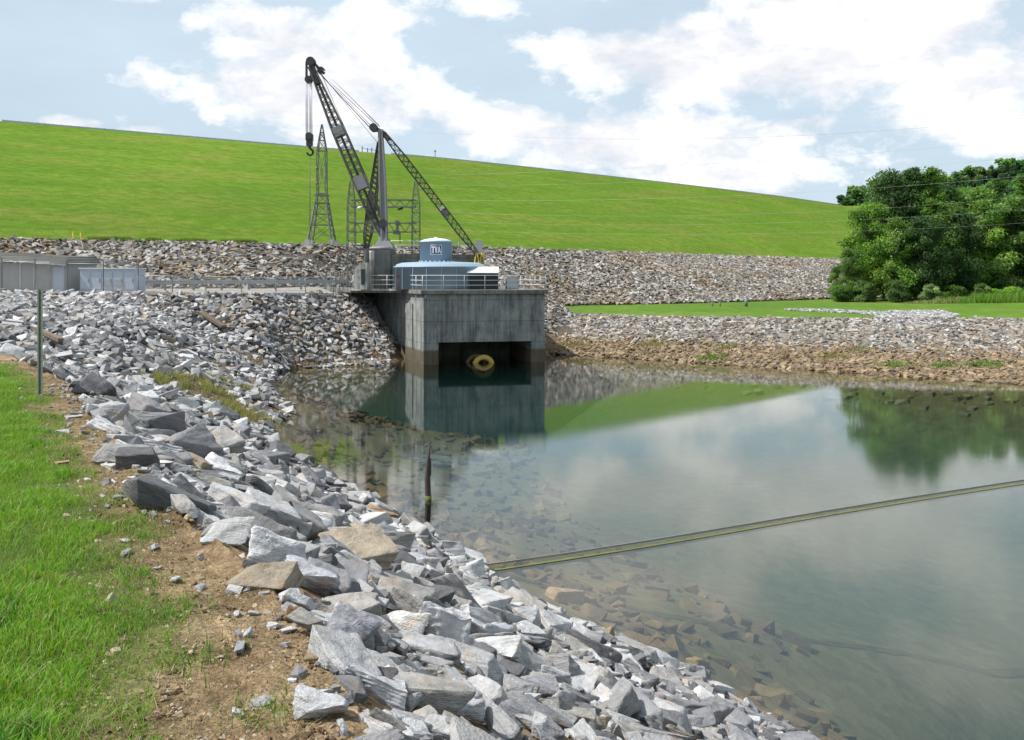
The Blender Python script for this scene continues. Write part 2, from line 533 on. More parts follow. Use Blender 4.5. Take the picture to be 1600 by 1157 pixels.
    t.l.new(mx.outputs[0], out.inputs[0])
    M['netting'] = m
make_materials()

# ---------------------------------------------------------------- camera, light, sky
cam = bpy.data.cameras.new('camera'); cam.lens = 36 * FPX / 1600; cam.sensor_width = 36
cam.sensor_fit = 'HORIZONTAL'
cam.shift_y = -(578.5 - HZ) / 1600
cam.clip_start = .1; cam.clip_end = 6000
co = bpy.data.objects.new('camera', cam); co.location = (0, 0, EYE); co.rotation_euler = (R(90), 0, 0)
link(co); scene.camera = co

SUN = Vector((-.60, -.10, .80)).normalized()
sl = bpy.data.lights.new('sun', 'SUN'); sl.energy = 5.0; sl.angle = R(.53); sl.color = (1, .96, .90)
so = bpy.data.objects.new('sun', sl); so.rotation_euler = SUN.to_track_quat('Z', 'Y').to_euler(); so.location = (-50, 10, 86)
link(so)
scene.view_settings.view_transform = 'Standard'; scene.view_settings.look = 'None'
scene.view_settings.exposure = .35
scene.view_settings.gamma = 1
scene.cycles.use_denoising = True
scene.cycles.max_bounces = 10; scene.cycles.transparent_max_bounces = 24
scene.cycles.volume_bounces = 1; scene.cycles.diffuse_bounces = 3
scene.cycles.caustics_reflective = False; scene.cycles.caustics_refractive = False
scene.cycles.sample_clamp_indirect = 6

def build_world():
    w = bpy.data.worlds.new('World'); scene.world = w; w.use_nodes = True
    w.node_tree.nodes.clear(); t = NT(w.node_tree)
    out = t.n.new('ShaderNodeOutputWorld'); bg = t.n.new('ShaderNodeBackground')
    sky = t.n.new('ShaderNodeTexSky'); sky.sky_type = 'NISHITA'; sky.sun_disc = False
    sky.sun_elevation = math.asin(SUN.z); sky.sun_rotation = math.atan2(SUN.x, SUN.y)
    sky.air_density = 1.0; sky.dust_density = 2.0; sky.ozone_density = 1.0
    d = t.n.new('ShaderNodeTexCoord').outputs['Generated']
    x, y, z = t.sep(d)
    az = t.math('ARCTAN2', x, y); el = t.math('ARCSINE', z)
    # cloud masses: centre and half-size, in photo pixels turned into angles
    blobs = [(470, 120, 170, 90, 1.25), (400, 40, 120, 40, .9), (560, 170, 130, 60, 1), (1080, 90, 210, 75, 1.3), (1330, 60, 230, 110, 1.3),
             (1480, 130, 150, 90, 1.0), (930, 70, 130, 40, .8), (800, 200, 110, 45, 1.1), (990, 225, 190, 55, 1.25), (1120, 275, 170, 35, 1.1), (700, 170, 60, 30, .8),
             (100, 192, 60, 14, 1.1), (240, 125, 50, 25, .8), (590, 25, 100, 35, .7), (180, -5, 70, 20, .9), (1560, 210, 110, 45, .9),
             (760, 10, 90, 25, .6), (1250, 200, 160, 50, .8), (1000, -60, 220, 60, .9), (1560, -190, 240, 110, .8), (480, -170, 200, 70, .8), (1150, -240, 160, 60, .6),
             (250, 205, 60, 12, .7), (680, 250, 50, 12, 1.0)]
    acc = None
    for px, py, rx, ry, wt in blobs:
        a0 = math.atan2(px - 800, FPX); e0 = math.atan2(HZ - py, math.hypot(px - 800, FPX))
        u = t.math('MULTIPLY', t.math('SUBTRACT', az, a0), FPX / rx * .98)
        v = t.math('MULTIPLY', t.math('SUBTRACT', el, e0), FPX / ry * .98)
        r2 = t.math('ADD', t.math('MULTIPLY', u, u), t.math('MULTIPLY', v, v))
        g = t.math('MULTIPLY', t.math('EXPONENT', t.math('MULTIPLY', r2, -.8)), wt)
        acc = g if acc is None else t.math('MAXIMUM', acc, g)
    # a broken cloud field everywhere else
    vec = t.mapping(d, (1, 1, 1.7))
    n0 = t.noise(vec, 2.2, 4, .55)
    away = t.ramp(t.math('ADD', t.math('ABSOLUTE', az), t.math('ABSOLUTE', t.math('SUBTRACT', el, .2))), [(.30, 0.0), (.55, 1.0)])
    away = t.math('MULTIPLY', t.math('MULTIPLY', t.ramp(n0, [(.45, 0.0), (.62, .9)]), away), 1.0)
    acc = t.math('MAXIMUM', acc, away)
    n1 = t.noise(vec, 11, 9, .60, .15); n2 = t.noise(vec, 34, 6, .6)
    nn = t.math('ADD', t.math('MULTIPLY', t.math('SUBTRACT', n1, .5), 2.2), t.math('MULTIPLY', t.math('SUBTRACT', n2, .5), .7))
    dens = t.math('ADD', acc, nn)
    mask = t.ramp(dens, [(.50, 0.0), (.68, .55), (.96, 1.0)])
    veil = t.ramp(t.noise(t.mapping(d, (1, 1, 3)), 3.5, 5, .6), [(.3, .72), (.7, .92)])
    # brightness inside clouds: soft grey undersides
    sh = t.ramp(t.math('ADD', t.math('MULTIPLY', n1, .6), t.math('MULTIPLY', t.noise(t.mapping(d, (1, 1, 2.6), loc=(0, 0, .05)), 12, 6, .6), .4)), [(.38, (8.0, 8.25, 9.0)), (.48, (9.6, 9.7, 10.1)), (.56, (11.8, 11.8, 11.8))])
    skyc = t.mix(veil, sky.outputs[0], (7.0, 8.5, 9.8))
    c = t.mix(mask, skyc, sh)
    t.l.new(c, bg.inputs[0]); bg.inputs[1].default_value = .078
    t.l.new(bg.outputs[0], out.inputs[0])
build_world()
# ---------------------------------------------------------------- terrain
SH = [(20,-12,0),(12.6,-3.8,0),(10.6,2.1,0),(6.7,8.8,0),(3.2,14.7,0),(1.7,16.4,0),(.55,18.6,0),(-1.0,21.5,0),(-2.1,23.4,0),(-3.9,26.5,0),
      (-5.8,30.0,0),(-7.5,33.2,0),(-9.4,37.9,0),(-10.4,42.4,0),(-9.8,44.8,0),(-12.2,50,0),(-14.3,57.4,0),(-15.8,63,0),(-15,66.8,0),
      (-9.4,69.0,0),(-8.6,72.5,0),(-8,79,0),(2.8,79.3,0),(9.85,73.9,0),(17.9,67.2,0),(24.7,61.7,0),(30.2,56.7,0),(45,47,0),(60,40,0),(60,-12,0)]
EDGE = [(12,-25,4.9),(8,-14,4.9),(2.5,-3,4.9),(.6,1,4.9),(-.7,3.8,4.9),(-.92,4.29,4.9),(-1.5,5.3,4.9),(-2.56,6.86,4.9),(-3.76,9.2,4.9),
        (-6.5,14.1,4.9),(-10,19.2,4.9),(-16,24,4.9),(-25,28,4.9),(-45,24,5),(-90,5,5)]
FEN = [(-90,30,5.3),(-50,56,5.3),(-34,64.3,5.3),(-26.9,67.2,5.2),(-18.7,70,5.1),(-12.9,77.6,5.0),(-12,84,5.1),(-4,87,5.2),(2,90,5.2)]
BAS = [(-95,35,5.5),(-62,57,5.5),(-39,71.5,5.4),(-22,80,5.4),(-15.5,87,5.4),(-5,97,5.4),(0,99,5.3)]
BAS2 = [(3.8,95,3.4),(6.9,103,3.2),(22.5,112.5,3.2),(42.5,130,3.2),(55,137,3.3),(72,140,3.5),(110,150,4)]
TOE = [(-200,-25,9.5),(-100,40,9.5),(-41.4,77.6,9.5),(-16.9,93.75,9.5),(-4,107,9.5),(8.1,121.6,9.5),(30,150,9.5),(61,187.5,9.5),(90,225,9.5),(150,300,10)]
def offset(line, d):
    out = []
    for i, p in enumerate(line):
        a = Vector(line[max(i - 1, 0)][:2]); b = Vector(line[min(i + 1, len(line) - 1)][:2])
        t = (b - a).normalized(); n = Vector((-t.y, t.x))
        out.append((p[0] + n.x * d, p[1] + n.y * d, p[2] + .02))
    return out
TOE2 = offset(TOE, 2.2)
CR = [(-260,12,29.9),(-160,86,29.9),(-78,146,29.9),(-40.5,173.8,29.9),(-15,192,29.9),(7.1,212.7,29.9),(40,245,29.9),(74.9,280.8,29.9),(112.7,325,29.9),(193,413,29.9),(300,520,30)]
CR2 = offset(CR, 7)
CR3 = offset(CR, 30); CR3 = [(x, y, 22) for x, y, z in CR3]
BT = [(3.6,93.3,3.15),(6.1,90.5,2.8),(11.6,86.7,2.8),(22.1,82.8,2.8),(31,80.4,2.85),(42.3,79.3,2.9),(58,68,3.2),(69,50,3.6),(70,-20,4),(22,-22,4)]
PTS = [(8,20,-3.4),(12,20,-6),(9.5,12,-2.4),(5,32,-3.0),(0,42,-2.4),(-4,50,-1.7),(-4,58,-3.4),(-7,64,-4.5),(0,63,-7),(-2,71,-8),(0,77,-5),(10,60,-5),(22,52,-3.5),(20,30,-6),(14,28,-5),(35,30,-4.5),
       (16,8,-3),(30,0,-4),(50,0,-4),(10,68,-2.2),(-8,44,-1.3),(-4,36,-1.6),(0,28,-1.4),(4,22,-1.6),(3,50,-3.0),
       (-17,45,2.7),(-19,34,3.9),(-26,40,4.5),(-22,50,3.5),(-21,58,3.2),(-30,52,4.6),(-45,40,5.0),
       (1.9,9.7,1.95),(-1.9,16.2,2.0),(-5.9,24.6,2.0),(-10.5,31,2.6),(5.9,.5,2.05),
       (110,160,5),(150,330,33),(200,380,43),(260,400,53),(330,400,60),(500,400,60),(140,250,14),(190,250,22),(260,250,30),(400,250,40),(150,180,8),(220,150,10),(260,560,40),(500,560,50),
       (-1500,-1500,5),(1500,-1500,5),(1500,100,10),(1500,1500,30),(0,1500,22),(-1500,1500,22),(-1500,300,22),(300,-100,5),(-300,-200,5),(100,60,4),(100,-40,4.5),(2500,2500,22),(-2500,2500,22),(2500,-2500,5),(-2500,-2500,5)]

def resample(line, step, closed=False):
    out = []
    n = len(line)
    for i in range(n if closed else n - 1):
        a = np.array(line[i], float); b = np.array(line[(i + 1) % n], float)
        L = np.linalg.norm((b - a)[:2]); mid = (a + b) / 2
        s = step(mid) if callable(step) else step
        k = max(1, int(round(L / s)))
        for j in range(k): out.append(tuple(a + (b - a) * j / k))
    if not closed: out.append(tuple(map(float, line[-1])))
    return out

LINES = [(SH, True), (EDGE, False), (FEN, False), (BAS, False), (BAS2, False), (TOE, False), (TOE2, False), (CR, False), (CR2, False), (CR3, False), (BT, False)]

def cdt(lines, pts):
    vs = []; es = []
    for ln, closed in lines:
        b = len(vs); vs += [Vector(p[:2]) for p in ln]
        es += [(b + i, b + i + 1) for i in range(len(ln) - 1)]
        if closed: es.append((b + len(ln) - 1, b))
    vs += [Vector(p[:2]) for p in pts]
    zs = [p[2] for ln, _ in lines for p in ln] + [p[2] for p in pts]
    ov, oe, of, ovi, _, _ = delaunay_2d_cdt(vs, es, [], 0, 1e-4)
    return ov, of, ovi, zs

_ov, _of, _ovi, _zs = cdt(LINES, PTS)
_cv = [Vector((v.x, v.y, (_zs[o[0]] if o else 0.0))) for v, o in zip(_ov, _ovi)]
_bad = [i for i, o in enumerate(_ovi) if not o]
if _bad: print('CDT crossings at', [tuple(_ov[i]) for i in _bad])
TBVH = BVHTree.FromPolygons(_cv, _of)
EP = EDGE + [(-90, -60, 0), (12, -60, 0)]
def pin(x, y, poly):
    ins = False; j = len(poly) - 1
    for i in range(len(poly)):
        xi, yi = poly[i][0], poly[i][1]; xj, yj = poly[j][0], poly[j][1]
        if (yi > y) != (yj > y) and x < (xj - xi) * (y - yi) / (yj - yi) + xi: ins = not ins
        j = i
    return ins
def disp(x, y, z):
    d = math.hypot(x, y)
    if d < 40 and z > 4.85 and pin(x, y, EP):
        return .07 * noise.noise(Vector((x * .5, y * .5, 0))) + .035 * noise.noise(Vector((x * 1.9, y * 1.9, 3))) + .02 * noise.noise(Vector((x * 5, y * 5, 9)))
    if d < 100: return .12 * noise.noise(Vector((x * .25, y * .25, 5)))
    if z > 10 and d < 700 and z < 29.5: return .5 * noise.noise(Vector((x * .02, y * .02, 5))) * min(1, (z - 10) / 3)
    return 0.0
def H0(x, y):
    h = TBVH.ray_cast(Vector((x, y, 500)), Vector((0, 0, -1)))
    return h[0].z if h[0] else 5.0
def H(x, y):
    z = H0(x, y)
    return z + disp(x, y, z)
def HN(x, y):
    h = TBVH.ray_cast(Vector((x, y, 500)), Vector((0, 0, -1)))
    n = h[1] if h[0] else Vector((0, 0, 1))
    z = h[0].z if h[0] else 5.0
    return z + disp(x, y, z), (n if n.z > 0 else -n)
def HIT(px, py):
    d = Vector(((px - 800) / FPX, 1, -(py - HZ) / FPX)).normalized()
    h = TBVH.ray_cast(Vector((0, 0, EYE)), d)
    return h[0]
def smoothH(x, y, r):
    return (H(x - r, y) + H(x + r, y) + H(x, y - r) + H(x, y + r) + 2 * H(x, y)) / 6

def inpoly(X, Y, poly):
    poly = np.array([p[:2] for p in poly]); ins = np.zeros(len(X), bool)
    j = len(poly) - 1
    for i in range(len(poly)):
        xi, yi = poly[i]; xj, yj = poly[j]
        c = ((yi > Y) != (yj > Y)) & (X < (xj - xi) * (Y - yi) / (yj - yi + 1e-12) + xi)
        ins ^= c; j = i
    return ins

REG = {
    'pond_bed': SH,
    'terrace': EDGE + [(-90, -60, 0), (12, -60, 0)],
    'yard': FEN + list(reversed(BAS)),
    'toe_slope': BAS + BAS2[0:] + [(150, 240, 0)] + list(reversed(TOE[:-1])),
    'toe_road': TOE + list(reversed(TOE2)),
    'dam_slope': TOE2 + list(reversed(CR)),
    'crest_road': CR + list(reversed(CR2)),
    'bench': BT + [(300, -40, 0), (300, 150, 0)] + list(reversed(BAS2)),
}
REG_LOOK = {  # name, material
    'pond_bed': ('pond_bed', 'pond_bed'), 'terrace': ('ground', 'terrace'), 'yard': ('yard_ground', 'gravel'),
    'toe_slope': ('dam_toe_slope', 'rubble'), 'toe_road': ('berm_road', 'concrete_pale'), 'dam_slope': ('dam_hillside', 'dam_grass'),
    'crest_road': ('crest_road', 'concrete_pale'), 'bench': ('lawn', 'bench_grass'), 'bank': ('bank_ground', 'rubble'),
    'rest': ('hill_terrain', 'forest_floor')}

def grid_pts(x0, x1, y0, y1, s, excl=None):
    xs = np.arange(x0, x1, s); ys = np.arange(y0, y1, s)
    X, Y = np.meshgrid(xs, ys); X = X.ravel() + RNG.uniform(-.25, .25, X.size) * s; Y = Y.ravel() + RNG.uniform(-.25, .25, Y.size) * s
    k = np.ones(len(X), bool)
    if excl: k &= ~((X > excl[0]) & (X < excl[1]) & (Y > excl[2]) & (Y < excl[3]))
    return X[k], Y[k]

def dirt_line(y):  # x of the lawn / dirt boundary on the terrace
    ys = [0, 3.3, 3.9, 4.6, 5.7, 6.9, 8.9, 12.6, 16.5, 20, 30]
    xs = [-.8, -1.28, -1.45, -1.66, -2.14, -2.82, -4.05, -6.1, -8.5, -11.5, -20]
    return np.interp(y, ys, xs)

def build_terrain():
    def st(mid):
        d = math.hypot(mid[0], mid[1])
        return .3 if (d < 24 and mid[1] > 0) else (1.2 if d < 100 else 8.0)
    fl = [(resample(l, st, c), c) for l, c in LINES]
    gx, gy = [], []
    for a in ((-12, 3, 2, 22, .22, None), (-18, 18, -2, 34, .7, (-12, 3, 2, 22)), (-60, 60, -14, 96, 1.6, (-18, 18, -2, 34)),
              (-160, 140, -30, 340, 8, (-60, 60, -14, 96)), (-400, 500, -200, 600, 30, (-160, 140, -30, 340))):
        X, Y = grid_pts(*a); gx.append(X); gy.append(Y)
    gx = np.concatenate(gx); gy = np.concatenate(gy)
    pts = [(x, y, H0(x, y)) for x, y in zip(gx, gy)] + PTS[-14:]
    ov, of, ovi, zs = cdt(fl, pts)
    V = np.zeros((len(ov), 3))
    EP = EDGE + [(-90, -60, 0), (12, -60, 0)]
    V[:, 0] = [v.x for v in ov]; V[:, 1] = [v.y for v in ov]
    ter = inpoly(V[:, 0], V[:, 1], EP)
    for i, (v, o) in enumerate(zip(ov, ovi)):
        z = zs[o[0]] if o else H0(v.x, v.y)
        z += disp(v.x, v.y, z)
        V[i, 2] = z
    F = np.array([f for f in of if len(f) == 3], dtype=np.int64)
    a, b, c = V[F[:, 0]], V[F[:, 1]], V[F[:, 2]]
    cr = (b[:, 0] - a[:, 0]) * (c[:, 1] - a[:, 1]) - (b[:, 1] - a[:, 1]) * (c[:, 0] - a[:, 0])
    F[cr < 0] = F[cr < 0][:, ::-1]
    cen = (a + b + c) / 3
    lab = np.full(len(F), -1)
    keys = list(REG)
    for i, k in enumerate(keys):
        m = inpoly(cen[:, 0], cen[:, 1], REG[k]) & (lab < 0)
        lab[m] = i
    rest = lab < 0
    bank = rest & (cen[:, 0] > -120) & (cen[:, 0] < 75) & (cen[:, 1] < 100) & (cen[:, 1] > -30)
    for k in keys + ['bank', 'rest']:
        sel = bank if k == 'bank' else (rest & ~bank) if k == 'rest' else lab == keys.index(k)
        f = F[sel]
        if not len(f): continue
        u, inv = np.unique(f, return_inverse=True)
        nm, mt = REG_LOOK[k]
        me = mesh_np(nm, V[u], inv.reshape(-1, 3), M[mt], smooth=True)
        if k == 'terrace':
            P = V[u]
            g = []
            for p in P:
                n = noise.noise(Vector((p[0] * 1.1, p[1] * 1.1, 0))) * .28 + noise.noise(Vector((p[0] * 4, p[1] * 4, 7))) * .14
                dd = float(dirt_line(p[1])) - p[0] + n
                g.append(min(1, max(0, dd * 2.5 + .3)))
            vattr(me, 'grass', g, 'FLOAT')
        o = bpy.data.objects.new(nm, me); link(o); tag(o, kind='structure')
build_terrain()

# water: closed body, its lid is the pond surface
mb = MB(); mb.box((0, 33, -5.5), (150, 110, 11)); w = mb.build('water', M['water']); tag(w, kind='structure')

# ---------------------------------------------------------------- rocks
def rock_proto(seed, level, slab=.5):
    wavy = slab < 0
    """angular broken block: hull of jittered corners; level 0 raw, 1 chipped, 2 close-up"""
    rnd = random.Random(seed)
    bm = bmesh.new()
    pts = []
    for sx in (-1, 1):
        for sy in (-1, 1):
            for sz in (-1, 1):
                k = .78 if (rnd.random() < .75 or not level) else .35
                j = .25 if level else .24
                pts.append(Vector((sx * (k + rnd.uniform(-j, j)), sy * (k * .85 + rnd.uniform(-j, j)), sz * (k + rnd.uniform(-j, j)))))
    for _ in range(3 if level else 0):
        v = Vector((rnd.gauss(0, 1), rnd.gauss(0, 1), rnd.gauss(0, 1))).normalized()
        pts.append(Vector((v.x * 1.0, v.y * .9, v.z * .95)))
    sx = rnd.uniform(.9, 1.12); sy = rnd.uniform(.68, .95); sz = abs(slab) * rnd.uniform(.85, 1.2)
    for p in pts: p.x *= sx; p.y *= sy; p.z *= sz
    for p in pts: bm.verts.new(p)
    r = bmesh.ops.convex_hull(bm, input=bm.verts)
    bmesh.ops.delete(bm, geom=list({g for g in r['geom_interior'] + r['geom_unused'] if isinstance(g, bmesh.types.BMVert)}), context='VERTS')
    if level:
        bmesh.ops.dissolve_limit(bm, angle_limit=R(14), verts=bm.verts, edges=bm.edges)
        bmesh.ops.bevel(bm, geom=bm.edges[:] , offset=(.13 if slab < 0 else .06) if level == 2 else .06, segments=2 if level == 2 else 1, affect='EDGES', profile=.6, clamp_overlap=True)
        bmesh.ops.triangulate(bm, faces=bm.faces)
        target = .075 if level == 2 else .26
        for _ in range(7 if level == 2 else 3):
            es = [e for e in bm.edges if e.calc_length() > target * 1.5]
            if not es: break
            bmesh.ops.subdivide_edges(bm, edges=es, cuts=1)
            bmesh.ops.triangulate(bm, faces=[f for f in bm.faces if len(f.verts) > 3])
        off = Vector((seed * 3.1, seed * 1.7, 0))
        bm.normal_update()
        mv = []
        tilt = Matrix.Rotation(rnd.uniform(-.5, .5), 3, 'X')
        for v in bm.verts:
            p = v.co + off
            q = tilt @ p
            big = noise.fractal(p * 1.1, .9, 2.0, 3) * (.10 if wavy else .06)
            # foliation ledges: sharp steps along the layering
            q2 = Vector((q.x * .8, q.y * .8, q.z * 7 + noise.noise(q * .8) * 1.0))
            led = (abs(noise.noise(q2)) - .25) * ((.09 if wavy else .05) if level == 2 else .035)
            cell = noise.noise(p * 4.2) * .018
            fine = noise.noise(p * 13) * .010 if level == 2 else 0
            mv.append(v.normal * max(-.09, min(.09, big + led + cell + fine)))
        for v, d in zip(bm.verts, mv): v.co += d
    else:
        bmesh.ops.triangulate(bm, faces=bm.faces)
    bm.normal_update()
    vs = np.array([v.co[:] for v in bm.verts], np.float32)
    bm.verts.index_update()
    fs = np.array([[v.index for v in f.verts] for f in bm.faces], np.int32)
    if level < 2:
        # split the faces so each keeps its own flat shading
        pass
    bm.free()
    return vs, fs

PR0 = [rock_proto(100 + i, 0, random.choice((.38, .5, .7))) for i in range(14)]
PR1 = [rock_proto(200 + i, 1, random.choice((.5, .6, .8))) for i in range(12)]
PR2 = [rock_proto(300 + i, 2, random.choice((.4, .5, .62, .8))) for i in range(18)] + [rock_proto(340 + i, 2, -.42 - .06 * i) for i in range(6)]

def rot_for(n, yaw, tilt, trnd):
    q = Vector((0, 0, 1)).rotation_difference(n.lerp(Vector((0, 0, 1)), .25).normalized())
    return (q.to_matrix() @ Matrix.Rotation(yaw, 3, 'Z') @ Matrix.Rotation(tilt, 3, 'X') @ Matrix.Rotation(trnd, 3, 'Y'))

def merge_rocks(name, items, protos, mat, label, cat='rocks', kind='stuff', group=None):
    """items: (pos, scale, Matrix, tint, protoindex) -> one object"""
    Vs, Fs, Ts, Rs = [], [], [], []
    base = 0
    for pos, s, Mx, tint, pi in items:
        v, f = protos[pi % len(protos)]
        A = np.array(Mx) * (s if np.isscalar(s) else np.array(s)[None, :])
        Vs.append(v @ A.T + np.array(pos)); Fs.append(f + base)
        Ts.append(np.tile(np.array(tint, np.float32), (len(v), 1)))
        Rs.append(v * (s if np.isscalar(s) else np.array(s)) * 1.6 + (hash((round(pos[0], 2), round(pos[1], 2))) % 97))
        base += len(v)
    me = mesh_np(name, np.concatenate(Vs), np.concatenate(Fs), mat)
    vattr(me, 'tint', np.concatenate(Ts)); vattr(me, 'rl', np.concatenate(Rs), 'FLOAT_VECTOR')
    o = bpy.data.objects.new(name, me); link(o)
    return tag(o, label, cat, group, kind)

GREY = [(.41, .41, .415), (.30, .30, .31), (.22, .22, .232), (.50, .50, .50), (.13, .132, .14), (.27, .265, .26), (.34, .325, .305)]
TAN = [(.33, .28, .215), (.28, .22, .16), (.38, .34, .28)]
BROWN = [(.20, .14, .08), (.24, .175, .105), (.13, .095, .06), (.27, .205, .13), (.18, .14, .095)]
MIXED = [(.36, .34, .31), (.27, .255, .235), (.42, .40, .37), (.19, .175, .155), (.30, .25, .195), (.13, .12, .11), (.25, .19, .145), (.44, .42, .395), (.22, .21, .20), (.24, .19, .15)]
def jit(c, a=.12):
    k = 1 + random.uniform(-a, a)
    return tuple(min(.75, max(.01, x * k)) for x in c)

def scatter(poly, s, fn, bbox=None):
    P = np.array([p[:2] for p in poly])
    x0, y0 = P.min(0); x1, y1 = P.max(0)
    if bbox: x0, x1, y0, y1 = max(x0, bbox[0]), min(x1, bbox[1]), max(y0, bbox[2]), min(y1, bbox[3])
    xs = np.arange(x0, x1, s); ys = np.arange(y0, y1, s * .87)
    X, Y = np.meshgrid(xs, ys); X = X + (np.arange(len(ys)) % 2)[:, None] * s / 2
    X = X.ravel() + RNG.uniform(-.38, .38, X.size) * s; Y = Y.ravel() + RNG.uniform(-.38, .38, Y.size) * s
    k = inpoly(X, Y, poly)
    k &= (np.abs(X) < .60 * Y + 4) & (Y > 1.5)     # what the photo's viewpoint and a step beside it can see
    for x, y in zip(X[k], Y[k]): fn(float(x), float(y))

LEFTBANK = EDGE[2:12] + [(-25, 28, 0), (-50, 24.5, 0), (-70, 44, 0)] + FEN[1:8] + [(-5, 80, 0), (-9.5, 76, 0), (-8.9, 72.5, 0)] + list(reversed(SH[2:20]))
DRY = [(330, 615), (360, 600), (300, 600), (395, 655), (350, 640), (270, 600)]
DRYP = [HIT(*p) for p in DRY]
near_items = []

def place_near(x, y, s, lift=.1, tint=None, sc=None, yaw=None, tilts=None, proto=None, label=None):
    z, n = HN(x, y)
    yaw = random.uniform(0, 6.28) if yaw is None else yaw
    ti = tilts or (random.gauss(0, .30), random.gauss(0, .26))
    if tint is None:
        r = random.random()
        shade = 0.0
        if y > 66: tint = jit(random.choice(GREY if r > .45 else MIXED))
        else: tint = jit(random.choice(GREY) if r > .012 else random.choice(TAN))
    S = sc or (s * random.uniform(.85, 1.25), s * random.uniform(.75, 1.05), s * random.uniform(.6, 1.1))
    near_items.append(dict(pos=(x, y, z + lift * s), S=S, M=rot_for(n, yaw, *ti), tint=tint, p=random.randrange(18) if proto is None else proto, app=max(S) / math.hypot(x, y), label=label, vis=True))

def near_rocks():
    def dry(x, y): return any((x - d.x) ** 2 + (y - d.y) ** 2 < 1.6 for d in DRYP)
    def f1(x, y):
        d = math.hypot(x, y)
        if dry(x, y) and random.random() < .8: return
        if d < 15: return
        s = random.choice((.15, .2, .24, .28, .34, .42))
        if y < 26: place_near(x, y, s * (.85 if d < 20 else 1))
        else: place_near(x, y, s, sc=(s * random.uniform(1.0, 1.35), s * random.uniform(.7, 1.0), s * random.uniform(.45, .85)), tilts=(random.gauss(0, .42), random.gauss(0, .38)))
    scatter(LEFTBANK, .52, f1)
    def f1b(x, y):
        d = math.hypot(x, y)
        if d > 15.5: return
        k = float(np.interp(d, [4, 7, 11, 15], [.50, .62, .78, .88]))
        if d < 8 or random.random() < float(np.interp(d, [8, 15], [1, .62])):
            place_near(x, y, random.choice((.12, .16, .2, .24, .28, .34, .44)) * k * 1.05)
    scatter(LEFTBANK, .33, f1b, (-14, 10, 0, 17))
    def f2(x, y):   # smaller filler
        if dry(x, y) and random.random() < .6: return
        place_near(x, y, random.uniform(.10, .18) * (.7 if y < 10 else 1), lift=.5)
    scatter(LEFTBANK, .40, f2, (-20, 20, 0, 34))
    def f4(x, y):   # stones packed in the joints close to the viewer
        place_near(x, y, random.uniform(.05, .10) * (.7 if y < 9 else 1), lift=.6)
    scatter(LEFTBANK, .22, f4, (-12, 8, 0, 15))
    # underwater apron of tan and grey stones
    def f3(x, y):
        z = H(x, y)
        if z < -2.7 or z > -.35: return
        if random.random() < .55 and z < -1.2: return
        place_near(x, y, random.choice((.12, .17, .22, .28, .36)), lift=.0, tint=jit(random.choice([(.22, .165, .085), (.28, .21, .11), (.13, .105, .06), (.17, .145, .095)])))
    scatter(SH, .50, f3, (-18, 12, 4, 62))
near_rocks()
ep = [(-.2, 2.4), (-.7, 3.8), (-.92, 4.29), (-1.5, 5.3), (-2.56, 6.86), (-3.76, 9.2), (-6.5, 14.1)]
for (x0, y0), (x1, y1) in zip(ep[:-1], ep[1:]):
    L_ = math.hypot(x1 - x0, y1 - y0); nx, ny = (y1 - y0) / L_, -(x1 - x0) / L_
    for _ in range(int(L_ * 70)):
        k = random.random(); o_ = random.gauss(.25, .28)
        place_near(x0 + (x1 - x0) * k + nx * o_, y0 + (y1 - y0) * k + ny * o_, random.uniform(.025, .10) if o_ > 0 else random.uniform(.02, .045), lift=.3)
def f5(x, y):
    z, n = HN(x, y)
    if n.z > .88 and y < 58: return
    place_near(x, y, random.uniform(.17, .32), lift=.35)
scatter(LEFTBANK, .40, f5, (-40, 0, 44, 90))

